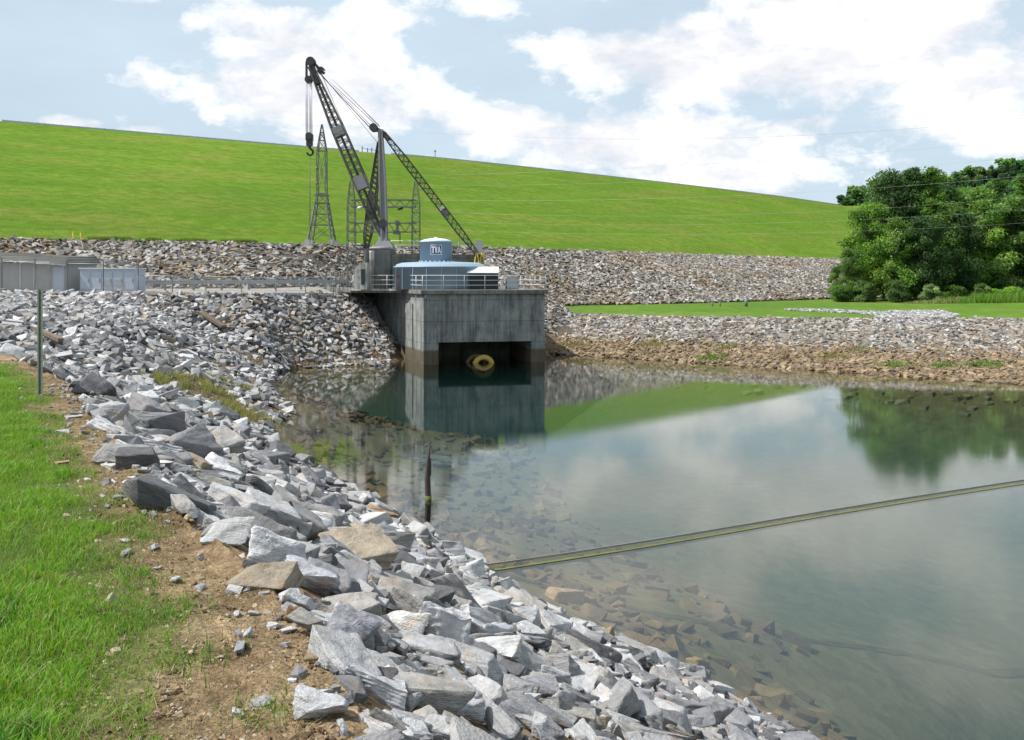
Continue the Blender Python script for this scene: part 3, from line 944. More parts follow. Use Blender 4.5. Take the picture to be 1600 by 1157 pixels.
# the big blocks the photo shows one by one: (px, py) of the middle, half-width in photo px, tint, label
HERO = [
 (420, 880, 78, 52, (.62, .62, .63), 'broad white-grey slab with a rippled face at the edge of the bare dirt'),
 (455, 805, 88, 30, (.62, .61, .62), 'long flat pale slab lying above the rippled slab and dark under its right end'),
 (480, 918, 56, 34, (.50, .50, .53), 'long smooth grey slab tapering down towards the small rust-brown block'),
 (462, 965, 20, 22, (.26, .17, .085), 'small rust-brown block standing in the dirt edge above the grey boulders'),
 (545, 1000, 56, 55, (.36, .36, .39), 'large dark grey boulder with a tall shaded face, at the foot of the dirt strip'),
 (690, 1005, 46, 46, (.56, .56, .57), 'pointed pale grey boulder, a pyramid among flatter stones near the bottom edge'),
 (765, 1003, 56, 34, (.44, .44, .47), 'long grey boulder with fine ribs, right of the pointed pale boulder'),
 (625, 985, 56, 40, (.60, .59, .58), 'pale boulder with an ochre streak, left of the pointed boulder'),
 (345, 740, 42, 28, (.58, .58, .60), 'pale wedge-shaped boulder with a dark right side on the upper bank'),
 (178, 668, 44, 20, (.60, .60, .61), 'flat-topped pale boulder nearest the steel marker post among the rocks'),
 (290, 762, 34, 17, (.56, .56, .58), 'squat grey boulder split level with the dirt, below the wedge-shaped boulder'),
 (245, 700, 42, 20, (.50, .50, .52), 'elongated grey stone lying flat on the dirt edge of the upper bank'),
 (575, 848, 46, 20, (.47, .44, .40), 'dark flat boulder with a worn tan top, mid-slope above the water'),
 (650, 880, 40, 34, (.40, .40, .42), 'rounded grey boulder beside the small striped stone, mid-slope'),
 (598, 815, 30, 16, (.36, .24, .14), 'tan-brown boulder close to the waterline below the dark stake'),
 (1085, 1048, 32, 20, (.50, .38, .20), 'ochre-faced flat boulder at the lower right end of the bank by the water'),
 (878, 932, 36, 16, (.50, .40, .26), 'tan-edged slab lying at the waterline just below the weir end'),
 (585, 1075, 56, 26, (.58, .58, .60), 'big pale grey boulder at the bottom edge below the dark boulder'),
 (860, 1060, 46, 22, (.50, .50, .52), 'wide grey boulder at the bottom of the bank right of centre'),
 (715, 1112, 56, 32, (.46, .46, .49), 'bulky grey boulder low on the bank, partly outside the bottom of the view'),
 (500, 1125, 50, 32, (.55, .55, .56), 'pale block below the end of the dirt strip at the very bottom'),
 (960, 1105, 50, 28, (.52, .52, .54), 'broad pale boulder in the bottom row near the shallow water'),
]
hero = []
for i, (px, py, rx, ry, tint, lab) in enumerate(HERO):
    p = HIT(px, py + ry * .3)
    d = p.y
    sx = rx / FPX * d; sz = ry / FPX * d
    z, n = HN(p.x, p.y)
    S = (sx * .92, sx * .72, sz * 1.25)
    if 'pointed' in lab: S = (sx * .9, sx * .7, sz * 1.7)
    Mx = rot_for(n, random.uniform(-.5, .5) + .3, random.uniform(-.25, .1), random.uniform(-.15, .25))
    near_items[:] = [r for r in near_items if (r['pos'][0] - p.x) ** 2 + (r['pos'][1] - p.y) ** 2 > (sx * .95) ** 2 or r['pos'][1] > 30]
    near_items.append(dict(pos=(p.x, p.y, z + sz * .45), S=S, M=Mx, tint=tint, p=18 + i % 6, app=9 + (100 - i) * .01, label=lab, vis=True))

near_items.sort(key=lambda r: -r['app'])
def in_frame(r):
    x, y, z = r['pos']
    if y < 1: return False
    px = 800 + FPX * x / y; py = HZ - FPX * (z - EYE) / y
    return -20 < px < 1620 and py < 1175 and z > .05
first = [r for r in near_items if in_frame(r)][:296]
ids = {id(r) for r in first}
P2 = []
for i, (v, f) in enumerate(PR2):
    me = mesh_np('boulder', v, f, M['rock'], smooth=True)
    me.set_sharp_from_angle(angle=R(38))
    vattr(me, 'tint', np.ones((len(v), 3))); vattr(me, 'rl', v * .55 + i * 5.0, 'FLOAT_VECTOR')
    P2.append(me)
for r in first:
    o = bpy.data.objects.new('boulder', P2[r['p'] % len(P2)])
    o.matrix_world = Matrix.Translation(r['pos']) @ (r['M'].to_4x4()) @ Matrix.Diagonal((*r['S'], 1))
    o.color = (*r['tint'], 1); link(o)
    if r['label']:
        tag(o, r['label'], 'boulder', 'boulders of the near bank')
    else:
        t = r['tint']
        if t[2] < t[0] * .8: lab = 'tan or brownish angular boulder among the grey ones of the near bank'; g = 'tan boulders of the near bank'
        elif t[0] > .5: lab = 'pale grey angular boulder packed among others on the near bank slope'; g = 'pale boulders of the near bank'
        elif t[0] < .33: lab = 'dark grey angular boulder wedged among paler ones on the near bank slope'; g = 'dark boulders of the near bank'
        else: lab = 'mid-grey angular boulder packed among others on the near bank slope'; g = 'mid-grey boulders of the near bank'
        tag(o, lab, 'boulder', g)
rest = [r for r in near_items if id(r) not in ids]
mid = [(r['pos'], r['S'], r['M'], r['tint'], r['p']) for r in rest if r['pos'][1] < 36 and r['pos'][2] > -1.5]
far = [(r['pos'], r['S'], r['M'], r['tint'], r['p']) for r in rest if not (r['pos'][1] < 36 and r['pos'][2] > -1.5)]
merge_rocks('riprap', mid, PR1, M['rock'], 'smaller grey broken stones filling the near bank between the boulders', 'riprap')
merge_rocks('riprap', far, PR0, M['rock'], 'grey and white broken stones of the curved bank below the fence', 'riprap')

# right bank: grey above, brown towards the water
items = []
def fr(x, y):
    z, n = HN(x, y)
    b = z + random.gauss(0, .22)
    if b < 1.15: tint = jit(random.choice(BROWN), .2); s = random.uniform(.11, .25)
    else: tint = tuple(k * .84 for k in jit(random.choice(MIXED), .2)); s = random.uniform(.12, .28)
    items.append(((x, y, z + .04), (s * 1.3, s, s * .62), rot_for(n, random.uniform(0, 6.28), random.gauss(0, .3), random.gauss(0, .3)), tint, random.randrange(14)))
RB = [(2.2, 82, 0), (2.4, 90, 0)] + [BAS2[0]] + BT[:7] + [(52, 43, 0)] + list(reversed(SH[22:27]))
scatter(RB, .30, fr)
def fu(x, y):
    z = H(x, y)
    if z > -1.6 and random.random() < .6:
        items.append(((x, y, z), random.uniform(.2, .45), rot_for(Vector((0, 0, 1)), random.uniform(0, 6.28), .1, .1), jit((.26, .2, .12)), random.randrange(14)))
scatter(SH, .8, fu, (2, 40, 50, 80))
merge_rocks('riprap', items, PR0, M['rock_far'], 'grey stones above a brown stained band of stones along the far right bank', 'riprap')

# dam toe
items = []
def ft(x, y):
    z, n = HN(x, y)
    d = math.hypot(x, y)
    if x < -8 and noise.noise(Vector((x * .12, y * .12, 2))) > .30 and random.random() < .5 and z > 7: return
    s = random.uniform(.15, .34)
    r = random.random()
    tint = jit(random.choice(MIXED), .22)
    if noise.noise(Vector((x * .1, y * .1, 4))) > .15 and r < .5: tint = jit(random.choice(BROWN + TAN), .2)
    tint = tuple(k * .88 for k in tint)
    items.append(((x, y, z + (.02 if y < 100 else .16)), (s * 1.35, s, s * .55), rot_for(n, random.uniform(0, 6.28), random.gauss(0, .32), random.gauss(0, .32)), tint, random.randrange(14)))
scatter(REG['toe_slope'], .385, ft, (-75, 80, 45, 195))
merge_rocks('riprap', items, PR0, M['rock_far'], 'brown-grey stones covering the slope between the yard and the grassy dam', 'riprap')

# gravel chute across the lawn on the right
items = []
GP = [WZ(1360, 501, 2.8), WZ(1392, 487, 3.0), WZ(1470, 486, 3.0), WZ(1500, 494, 2.9), WZ(1470, 503, 2.8)]
GP = [(p.x, p.y, p.z) for p in GP]
GP2 = [(p.x, p.y, p.z) for p in (WZ(1230, 481, 3.2), WZ(1300, 482.3, 3.2), WZ(1392, 484, 3.3), WZ(1400, 487, 3.3), WZ(1300, 485, 3.2), WZ(1225, 482, 3.2))]
def fg(x, y):
    s = random.uniform(.09, .17)
    items.append(((x, y, H(x, y) + .05), s, rot_for(Vector((0, 0, 1)), random.uniform(0, 6.28), .2, .2), jit(random.choice(GREY), .2), random.randrange(14)))
scatter(GP, .2, fg); scatter(GP2, .3, fg)
merge_rocks('gravel', items, PR0, M['rock_far'], 'pale grey gravel spilling across the right-hand lawn to the bank', 'gravel')

# pebbles and clods on the dirt
items = []
TERP = EDGE + [(-90, -60, 0), (12, -60, 0)]
for _ in range(6000):
    y = 2.4 + 16 * random.random() ** 1.8
    xe = float(np.interp(y, [3.8, 5.3, 6.86, 9.2, 14.1, 19.2], [-.7, -1.5, -2.56, -3.76, -6.5, -10]))
    x = random.uniform(float(dirt_line(y)) - .5, xe + .15)
    s = abs(random.gauss(0, .006)) + .004
    if random.random() < .02: s *= 2.6
    c = jit(random.choice([(.25, .18, .11), (.32, .25, .17), (.17, .11, .065), (.36, .31, .24), (.13, .08, .045)]), .2)
    z = H(x, y)
    items.append(((x, y, z), s, rot_for(Vector((0, 0, 1)), random.uniform(0, 6.28), .4, .4), c, random.randrange(14)))
merge_rocks('gravel', items, PR0, M['rock_far'], 'small brown clods and pebbles scattered over the bare dirt strip', 'gravel')
# loose stones lying on the dirt
for px, py, s, c, lab in ((215, 730, .16, (.62, .60, .57), 'flat whitish stone lying alone on the dirt between lawn and rocks'),
                          (96, 727, .05, (.45, .3, .18), 'small tan stone on the dirt at the left near the lawn'),
                          (98, 678, .07, (.6, .6, .6), 'small white stone on the dirt left of the first boulders'),
                          (114, 655, .08, (.45, .45, .47), 'small grey stone on the dirt just right of the marker post'),
                          (495, 1036, .055, (.38, .29, .18), 'tan stone at the bottom end of the dirt strip')):
    p = HIT(px, py)
    o = bpy.data.objects.new('stone', P2[(px * 3) % 18])
    o.matrix_world = Matrix.Translation((p.x, p.y, p.z + .02)) @ Matrix.Rotation(.4, 4, 'Z') @ Matrix.Diagonal((s * (1.8 if s > .1 else 1.1), s * .9, s * (.35 if s > .1 else .7), 1))
    o.color = (*c, 1); link(o); tag(o, lab, 'stone')

# ---------------------------------------------------------------- grass blades
def blades(name, pts, hts, tints, label, cat='grass', width=.006, bend=.5):
    n = len(pts); P = np.array(pts); Hh = np.array(hts)
    a = RNG.uniform(0, 2 * np.pi, n); b = RNG.uniform(0, 2 * np.pi, n)
    wv = np.stack([np.cos(a), np.sin(a), np.zeros(n)], 1) * (width * (Hh / .07).clip(.6, 2.5))[:, None]
    lean = np.stack([np.cos(b), np.sin(b), np.zeros(n)], 1) * (RNG.uniform(.1, bend * 1.6, n) * Hh)[:, None]
    up = np.stack([np.zeros(n), np.zeros(n), Hh], 1)
    v = np.stack([P - wv / 2, P + wv / 2, P + lean * .35 + up * .6 - wv * .35, P + lean * .35 + up * .6 + wv * .35, P + lean + up * .95], 1).reshape(-1, 3)
    k = np.arange(n)[:, None] * 5
    f = np.concatenate([k + [0, 1, 3], k + [0, 3, 2], k + [2, 3, 4]])
    me = mesh_np(name, v, f, M['blades'])
    vattr(me, 'tint', np.repeat(np.array(tints), 5, 0))
    o = bpy.data.objects.new(name, me); link(o)
    return tag(o, label, cat, None, 'stuff')

def lawn_blades():
    pts, hts, tints = [], [], []
    N = 210000
    y = 2.6 + 19 * RNG.random(N) ** 1.7
    x1 = dirt_line(y) + .35
    x0 = -.56 * y - 1.0
    x = x0 + (x1 - x0) * RNG.random(N)
    for xx, yy in zip(x, y):
        n = noise.noise(Vector((xx * 1.1, yy * 1.1, 0))) * .28 + noise.noise(Vector((xx * 4, yy * 4, 7))) * .14
        dd = float(dirt_line(yy)) - xx + n
        if dd < 0 and random.random() < .994: continue
        if dd < .25 and random.random() < .45: continue
        c = noise.noise(Vector((xx * 2.3, yy * 2.3, 4)))
        if c < -.25 and random.random() < .45: continue
        z = H(xx, yy)
        pts.append((xx, yy, z - .005))
        hts.append((.032 + .042 * random.random()) * (1 + .7 * c) * (.7 if dd < .3 else 1))
        g = random.random()
        if g < .13: t = (.34, .30, .13)
        elif c > .25 and g > .6: t = (.075, .17, .03)
        else: t = (.14 + .07 * g, .28 + .10 * random.random() + .06 * c, .035)
        tints.append(t)
    # tufts in the dirt
    for px, py, r, m in ((440, 620, 0, 0), (215, 965, .13, 220), (285, 1040, .10, 160), (200, 825, .12, 200), (235, 840, .06, 90), (225, 920, .09, 120), (110, 690, .1, 90), (160, 880, .15, 200), (240, 975, .1, 150), (420, 1130, .08, 90)):
        if not m: continue
        p = HIT(px, py)
        for _ in range(m):
            xx = p.x + random.gauss(0, r); yy = p.y + random.gauss(0, r)
            pts.append((xx, yy, H(xx, yy) - .01)); hts.append(random.uniform(.03, .08)); tints.append((.09 + .05 * random.random(), .22, .03))
    blades('grass', pts, hts, tints, 'bright green uncut grass along the left of the bare dirt strip', bend=.75, width=.0065)
    # straw bits on the dirt
    pts, hts, tints = [], [], []
    for _ in range(16000):
        yy = 2.6 + 14 * random.random() ** 1.7
        xe = float(np.interp(yy, [3.8, 5.3, 6.86, 9.2, 14.1, 19.2], [-.7, -1.5, -2.56, -3.76, -6.5, -10]))
        xx = random.uniform(float(dirt_line(yy)) - .3, xe)
        pts.append((xx, yy, H(xx, yy) + .004)); hts.append(random.uniform(.008, .03))
        tints.append(random.choice([(.34, .27, .15), (.22, .15, .08), (.12, .08, .045), (.40, .34, .2)]))
    blades('dry_grass', pts, hts, tints, 'fine straw litter lying on the brown dirt strip', bend=2.5, width=.006)
    pts, hts, tints = [], [], []
    for d in DRYP:
        for _ in range(900):
            xx = d.x + random.gauss(0, .6); yy = d.y + random.gauss(0, .9)
            if noise.noise(Vector((xx * 1.5, yy * 1.5, 0))) < -.1: continue
            pts.append((xx, yy, H(xx, yy) + .05)); hts.append(random.uniform(.1, .32))
            tints.append(random.choice([(.36, .31, .14), (.28, .25, .10), (.20, .22, .08)]))
    blades('dry_grass', pts, hts, tints, 'straw-coloured grass growing among the rocks of the inner bank', width=.012)
    # weeds on the brown far bank, and the rough grass under the trees
    pts, hts, tints = [], [], []
    for px, py in ((1398, 572), (1475, 575), (1110, 562), (1300, 560), (1345, 548), (1540, 573), (900, 540), (1020, 541), (1130, 545)):
        p = HIT(px, py)
        for _ in range(200):
            xx = p.x + random.gauss(0, .6); yy = p.y + random.gauss(0, .5)
            pts.append((xx, yy, H(xx, yy) + .08)); hts.append(random.uniform(.08, .3)); tints.append((.14, .24, .04) if py > 560 else (.25, .22, .09))
    for _ in range(14000):
        px = random.uniform(1400, 1640); yy = random.uniform(112, 130)
        xx = (px - 800) / FPX * yy
        k = min(1, (px - 1400) / 90)
        pts.append((xx, yy, H(xx, yy))); hts.append(random.uniform(.3, 1.0) * k * (1.6 if px > 1520 else 1)); tints.append((.15, .27, .04) if px > 1500 or random.random() < .4 else (.27, .25, .12))
    for _ in range(5000):
        k = random.random()
        for (ax, ay), (bx, by) in (((-30, 86.5), (-24, 90.3)), ((-36, 82), (-31, 85.4))):
            xx = ax + (bx - ax) * k + random.gauss(0, .5); yy = ay + (by - ay) * k + random.gauss(0, .5)
            if noise.noise(Vector((xx * .5, yy * .5, 8))) < 0: continue
            pts.append((xx, yy, H(xx, yy))); hts.append(random.uniform(.15, .4)); tints.append((.16, .22, .04))
    blades('grass', pts, hts, tints, 'weeds and rough grass on the far bank and below the wood', width=.03)
lawn_blades()
# ---------------------------------------------------------------- intake building (concrete block with its deck)
A = Vector((-6.36, 69.1)); B = Vector((2.42, 71.2)); U = (B - A).normalized(); V2 = Vector((-U.y, U.x))
FW = (B - A).length
YAW = math.atan2(U.y, U.x)
DZ = 5.4
def L(u, v, z=None):
    p = A + U * u + V2 * v
    return (p.x, p.y) if z is None else (p.x, p.y, z)
def LP(pl): return [L(*p) for p in pl]
bld = empty('intake_building', L(4.5, 6, 0), 'stained grey concrete intake block standing in the water with a wide dark opening', 'building')
m = MB()
lp = [(0, 0), (1.08, 0), (1.08, 15), (-3.2, 15), (-.86, 7.3)]
def leftpoly(notch):
    if not notch: return lp
    # narrow gate slot in the left face
    d = Vector((-.86, 7.3)).normalized(); n = Vector((d.y, -d.x))
    a = d * 3.0; b = d * 3.34
    return [(0, 0), (1.08, 0), (1.08, 15), (-3.2, 15), (-.86, 7.3), (b.x, b.y), (b.x - n.x * -.8, b.y - n.y * -.8), (a.x + n.x * .8, a.y + n.y * .8), (a.x, a.y)]
m.prism(LP(leftpoly(False)), -5, .9); m.prism(LP(leftpoly(True)), .9, 4.35); m.prism(LP(leftpoly(False)), 4.35, 5.12)
m.prism(LP([(8.0, .003), (FW, 0), (FW, 15), (8.0, 15)]), -5, 5.12)
m.prism(LP([(1.08, 0), (8.0, .003), (8.0, 15), (1.08, 15)]), 1.62, 5.12)
m.build('wall', M['concrete_wall'], bld)
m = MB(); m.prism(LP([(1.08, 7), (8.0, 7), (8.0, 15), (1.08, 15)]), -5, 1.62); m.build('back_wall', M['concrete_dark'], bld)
m = MB()
m.prism(LP([(-.2, -.2), (FW + .2, -.2), (FW + .2, 17), (-7.2, 20), (-4.7, 7.4), (-.85, 5.2)]), 5.12, 5.4)
m.build('deck', M['concrete_deck'], bld)
m = MB(); m.prism(LP([(-.95, 5.1), (-4.8, 7.3), (-4.7, 7.42), (-.85, 5.22)]), 5.28, 5.43); m.build('deck_edge', M['concrete_pale'], bld)
m = MB()
for u in (1.3, 2.0): m.bar(L(u - 1.9, -.24, 5.05), L(u - 1.9, -.24, 4.85), .05)
m.bar(L(-.6, -.24, 4.86), L(.1, -.24, 4.86), .05); m.build('bracket', M['galv'], bld)

# yellow ring float in the opening
m = MB(); c = W(752, 566, 71.5); c = Vector(L(3.95, 2.6, 0))
def ring(m, c, R1, r, yaw, flat=.62):
    n = 40
    pts = []
    for i in range(n + 1):
        a = 2 * math.pi * i / n
        pts.append(Vector(c) + Vector((math.cos(a) * R1 * math.cos(yaw), math.cos(a) * R1 * math.sin(yaw), math.sin(a) * R1 * flat)))
    m.tube(pts, r, 12, caps=False)
ring(m, L(4.6, 1.0, -.27), .68, .20, YAW + .05, 1.0)
t_ring = m.build('ring_float', M['ring_yellow'], None, origin=L(4.55, 1.2, 0)); tag(t_ring, 'mustard yellow ring half under water in the dark opening of the intake block', 'ring')
m = MB(); ring(m, L(4.2, 1.7, -.26), .72, .15, YAW + .1, 1.0)
o = m.build('ring_float', M['ring_dull'], None, origin=L(4.0, 1.9, 0)); tag(o, 'duller yellow ring mostly hidden behind the mustard ring in the opening', 'ring')

# blue generator housing on the deck
hc = Vector((-5.62, 75.1, DZ))
hs = empty('generator_housing', hc, 'blue-grey steel drum housing with a domed tank on top, on the intake deck', 'machine housing')
m = MB(); m.lathe(hc, [(3.58, 0), (3.58, 1.66), (3.64, 1.66), (3.64, 1.76), (3.50, 1.78), (3.4, 1.92), (3.0, 2.05), (1.0, 2.16)], 64)
for k in range(20):
    a = 2 * math.pi * k / 20 + .1
    m.box(hc + Vector((3.60 * math.cos(a), 3.60 * math.sin(a), .83)), (.03, .05, 1.6), a)
m.build('drum', M['blue_paint'], hs)
tcx = Vector((-5.90, 74.6, DZ))
tk = MB(); tk.lathe(tcx, [(1.25, 2.0), (1.25, 3.62), (1.29, 3.62), (1.29, 3.68), (1.25, 3.68)], 48)
tk = tk.build('tank', M['blue_paint'], hs)
m = MB(); m.lathe(tcx, [(1.27, 3.68), (1.1, 3.79), (.8, 3.88), (.45, 3.94), (.15, 3.96), (.15, 4.02), (.02, 4.03)], 48); m.build('dome', M['pale_paint'], tk)
m = MB()
for k in range(10):
    a = -2.6 + k * .26
    m.box(tcx + Vector((1.4 * math.cos(a), 1.4 * math.sin(a), 2.14)), (.1, .1, .12), a)
m.build('lifting_lug', M['pale_paint'], hs)
# sign: white TVA letters on dark blue, white border
def curved(m, a0, a1, z0, z1, r, n=6, x0=0, x1=1):
    vs = []; fs = []
    for i in range(n + 1):
        a = a0 + (a1 - a0) * i / n
        for z in (z0, z1):
            for rr in (r, r - .03): vs.append(tcx + Vector((rr * math.cos(a), rr * math.sin(a), z)))
    for i in range(n):
        b = i * 4
        fs += [(b, b + 4, b + 6, b + 2), (b + 1, b + 3, b + 7, b + 5), (b + 2, b + 6, b + 7, b + 3), (b, b + 1, b + 5, b + 4)]
    fs += [(0, 2, 3, 1), (n * 4, n * 4 + 1, n * 4 + 3, n * 4 + 2)]
    m.add(vs, fs)
ac = math.atan2(-74.6, 5.90) ; ac += -0.0
sg0, sg1 = ac - .30, ac + .32
m = MB(); curved(m, sg0 - .03, sg1 + .03, 2.66, 3.40, 1.262); sgn = m.build('sign', M['sign_white'], hs)
m = MB(); curved(m, sg0, sg1, 2.70, 3.36, 1.268); m.build('sign_face', M['sign_blue'], sgn)
def sp(x, z):  # sign coordinates 0..1 -> a point on the curved face
    a = sg0 + (sg1 - sg0) * x
    return tcx + Vector((1.276 * math.cos(a), 1.276 * math.sin(a), 2.70 + .66 * z))
m = MB()
def glyph(poly):
    vs = [sp(x, z) for x, z in poly]
    vs += [v + Vector((0, .012, 0)) for v in vs]
    n = len(poly); m.add(vs, [tuple(range(n)), tuple(reversed(range(n, 2 * n)))] + [(i, n + i, n + (i + 1) % n, (i + 1) % n) for i in range(n)])
glyph([(.04, .88), (.04, .75), (.35, .75), (.35, .88)]); glyph([(.14, .75), (.14, .10), (.25, .10), (.25, .75)])
glyph([(.36, .88), (.44, .10), (.53, .10), (.46, .88)]); glyph([(.46, .10), (.53, .10), (.62, .88), (.53, .88)])
glyph([(.63, .10), (.72, .88), (.81, .88), (.73, .10)]); glyph([(.75, .88), (.84, .88), (.96, .10), (.86, .10)]); glyph([(.70, .28), (.70, .40), (.90, .40), (.90, .28)])
m.build('letters', M['sign_white'], sgn)
# hood
hd = empty('x', (0, 0, 0), None, None); bpy.data.objects.remove(hd)
m = MB(); prof = [(72.9, 6.62), (72.15, 6.62), (72.1, 6.68), (73.1, 7.12), (74.4, 7.14), (74.4, 6.62)]
x0, x1 = -3.42, -1.02
vs = [(x0 + .35 if i == 0 and False else x0, y, z) for i, (y, z) in enumerate(prof)] + [(x1, y, z) for y, z in prof]
vs = [(x + (.28 if z > 7 and x < -2 else 0), y, z) for x, y, z in vs]
n = len(prof); m.add(vs, [tuple(range(n)), tuple(reversed(range(n, 2 * n)))] + [(i, n + i, n + (i + 1) % n, (i + 1) % n) for i in range(n)])
hood = m.build('hood', M['pale_paint'], hs)
m = MB(); m.box((-2.2, 73.2, 6.01), (2.3, 1.6, 1.20)); m.build('louvre_box', M['louvre_dark'], hood)
m = MB()
for k in range(14): m.box((-2.2, 72.38, 5.50 + k * .08), (2.24, .05, .03))
m.build('louvre', M['louvre_dark'], hood)

# deck railing
def railing(name, pts, label, posts_every=1.6, h=1.07, mat='white_rail', r=.023, nr=3, postr=None, cat='railing', group=None):
    base = Vector(pts[0])
    root = empty(name, base, label, cat, group)
    m = MB()
    for k in range(nr):
        zz = h * (k + 1) / nr
        for a, b in zip(pts[:-1], pts[1:]):
            m.tube([Vector(a) + Vector((0, 0, zz)), Vector(b) + Vector((0, 0, zz))], r, 6)
    m.build('rail', M[mat], root)
    for a, b in zip(pts[:-1], pts[1:]):
        a, b = Vector(a), Vector(b); k = max(1, round((b - a).length / posts_every))
        for j in range(k + (1 if b == Vector(pts[-1]) else 0)):
            p = a.lerp(b, j / k)
            mm = MB(); mm.tube([p, p + Vector((0, 0, h + .01))], postr or r * 1.15, 6); mm.build('post', M[mat], root)
    return root
railing('railing', [L(-4.5, 7.4, DZ), L(-.75, 5.25, DZ), L(-.1, -.05, DZ), L(FW + .05, -.05, DZ), L(FW + .05, 9, DZ)], 'white three-bar pipe railing along the front of the intake deck')
m = MB(); bx = Vector(W(800, 440, 73.2)); m.box((bx.x, 73.2, DZ + .5), (.95, .5, 1.0), YAW); cb = m.build('cabinet', M['panel_grey'], None, origin=(bx.x, 73.2, DZ))
tag(cb, 'small grey steel cabinet behind the railing at the right end of the deck', 'cabinet')
m = MB(); m.box((bx.x, 72.93, DZ + .52), (.8, .02, .85), YAW); m.build('door', M['galv'], cb)
p = W(622, 441, 71.2); m = MB(); m.tube([(p.x, p.y, DZ), (p.x, p.y, DZ + .9)], .025, 8); m.box((p.x, p.y, DZ + 1.0), (.20, .14, .22)); m.build('x', M['red_paint'], None)
ob = bpy.data.objects['x']; ob.name = 'hose_box'; tag(ob, 'small dark red box on a short post by the left end of the deck railing', 'box')

# concrete structures at the left of the deck
pc = W(599, 453, 78.4)
pd = empty('derrick_pedestal', (pc.x, 78.4, DZ), 'weathered dark concrete pedestal streaked with green carrying the derrick mast', 'pedestal')
m = MB(); m.box((pc.x, 78.4, DZ + 1.6), (1.45, 1.5, 3.3), YAW * .5); m.build('shaft', M['concrete_dark'], pd)
m = MB(); m.box((pc.x, 78.4, DZ + 3.32), (1.5, 1.55, .15), YAW * .5); m.build('cap', M['concrete_pale'], pd)
# rounded pale duct stack
px0 = W(565, 450, 74.2)
dt = empty('ventilation_stack', (px0.x, 74.2, DZ), 'pale concrete box with a rounded light top at the left end of the deck', 'ventilation box')
m = MB(); w_, d_ = 1.0, 1.1
prof = [(-.5, 0), (.5, 0), (.5, 2.05), (.40, 2.05), (.15, 2.05), (-.15, 1.95), (-.38, 1.72), (-.5, 1.4)]
vs = [(px0.x + x, 74.2 - d_ / 2, DZ + z) for x, z in prof] + [(px0.x + x, 74.2 + d_ / 2, DZ + z) for x, z in prof]
n = len(prof); m.add(vs, [tuple(range(n)), tuple(reversed(range(n, 2 * n)))] + [(i, n + i, n + (i + 1) % n, (i + 1) % n) for i in range(n)])
m.build('body', M['concrete_pale'], dt)
m = MB(); m.box((px0.x + .2, 73.63, DZ + .95), (.3, .03, 1.2)); m.build('panel', M['louvre_dark'], dt)
pp = W(581, 450, 75.6)
o = MB().tube([(pp.x, 75.6, DZ), (pp.x, 75.6, DZ + 2.9), (pp.x, 75.6, DZ + 3.0)], lambda t: .16 + .06 * t, 12).build('column', M['concrete_pale'], None, origin=(pp.x, 75.6, DZ))
tag(o, 'slender pale round column left of the dark derrick pedestal', 'column')
m = MB(); m.box((pp.x + .2, 77.0, DZ + 1.55), (2.0, 1.6, 3.1), YAW); m.box((pp.x - .3, 77.5, DZ + 3.16), (2.6, 1.4, .12), YAW)
o = m.build('gate_house', M['concrete_dark'], None, origin=(pp.x, 77.0, DZ)); tag(o, 'low dark concrete gate structure behind the pale rounded box', 'gate structure')
# back wall with stair-like lift lines and its railing
bw0 = W(612, 430, 84.0); bw1 = W(756, 430, 87.0)
m = MB(); a = Vector((bw0.x, 84.0)); b = Vector((bw1.x, 87.0)); t_ = (b - a).normalized(); nn = Vector((-t_.y, t_.x))
m.prism([tuple(a), tuple(b), tuple(b + nn * 5), tuple(a + nn * 5)], 5.2, 8.35)
o = m.build('retaining_wall', M['concrete_dark'], None, origin=(a.x, a.y, 5.2)); tag(o, 'dark concrete wall with horizontal grooves behind the blue housing', 'wall')
m = MB()
for k in range(7):
    z = 5.9 + k * .36
    m.prism([tuple(a - nn * .03), tuple(b - nn * .03), tuple(b), tuple(a)], z, z + .2)
m.build('ledge', M['concrete_dark'], o)
railing('railing', [(a.x + nn.x * .2, a.y + nn.y * .2, 8.35), (b.x + nn.x * .2 - .3, b.y + nn.y * .2, 8.35)], 'white pipe railing on top of the dark concrete wall behind the blue housing', 2.0, 1.15, 'white_rail', .035, 3)
for u0, lab in ((.885, 'left of the two yellow trestles at the foot of the right derrick leg'), (.945, 'right of the two yellow trestles at the foot of the right derrick leg')):
    p = a.lerp(b, u0) - nn * .9
    root = empty('trestle', (p.x, p.y, 7.0), lab, 'trestle', 'yellow trestles')
    for dx in (-.2, .2):
        m = MB(); m.bar((p.x + dx * .2, p.y, 8.5), (p.x + dx * 1.5, p.y - .3, 6.9), .07); m.build('leg', M['yellow_paint'], root)
        m = MB(); m.bar((p.x + dx * .2, p.y, 8.5), (p.x + dx * 1.5, p.y + .4, 6.9), .07); m.build('leg', M['yellow_paint'], root)
    m = MB(); m.bar((p.x - .22, p.y, 7.6), (p.x + .22, p.y, 7.6), .06); m.build('brace', M['yellow_paint'], root)
p = W(749, 380, 86.5)
m = MB(); m.box((p.x, 86.8, 9.0), (.5, .4, 1.3)); o = m.build('switch_box', M['galv'], None, origin=(p.x, 86.8, 8.35)); tag(o, 'grey equipment box standing at the right end of the concrete wall', 'box')

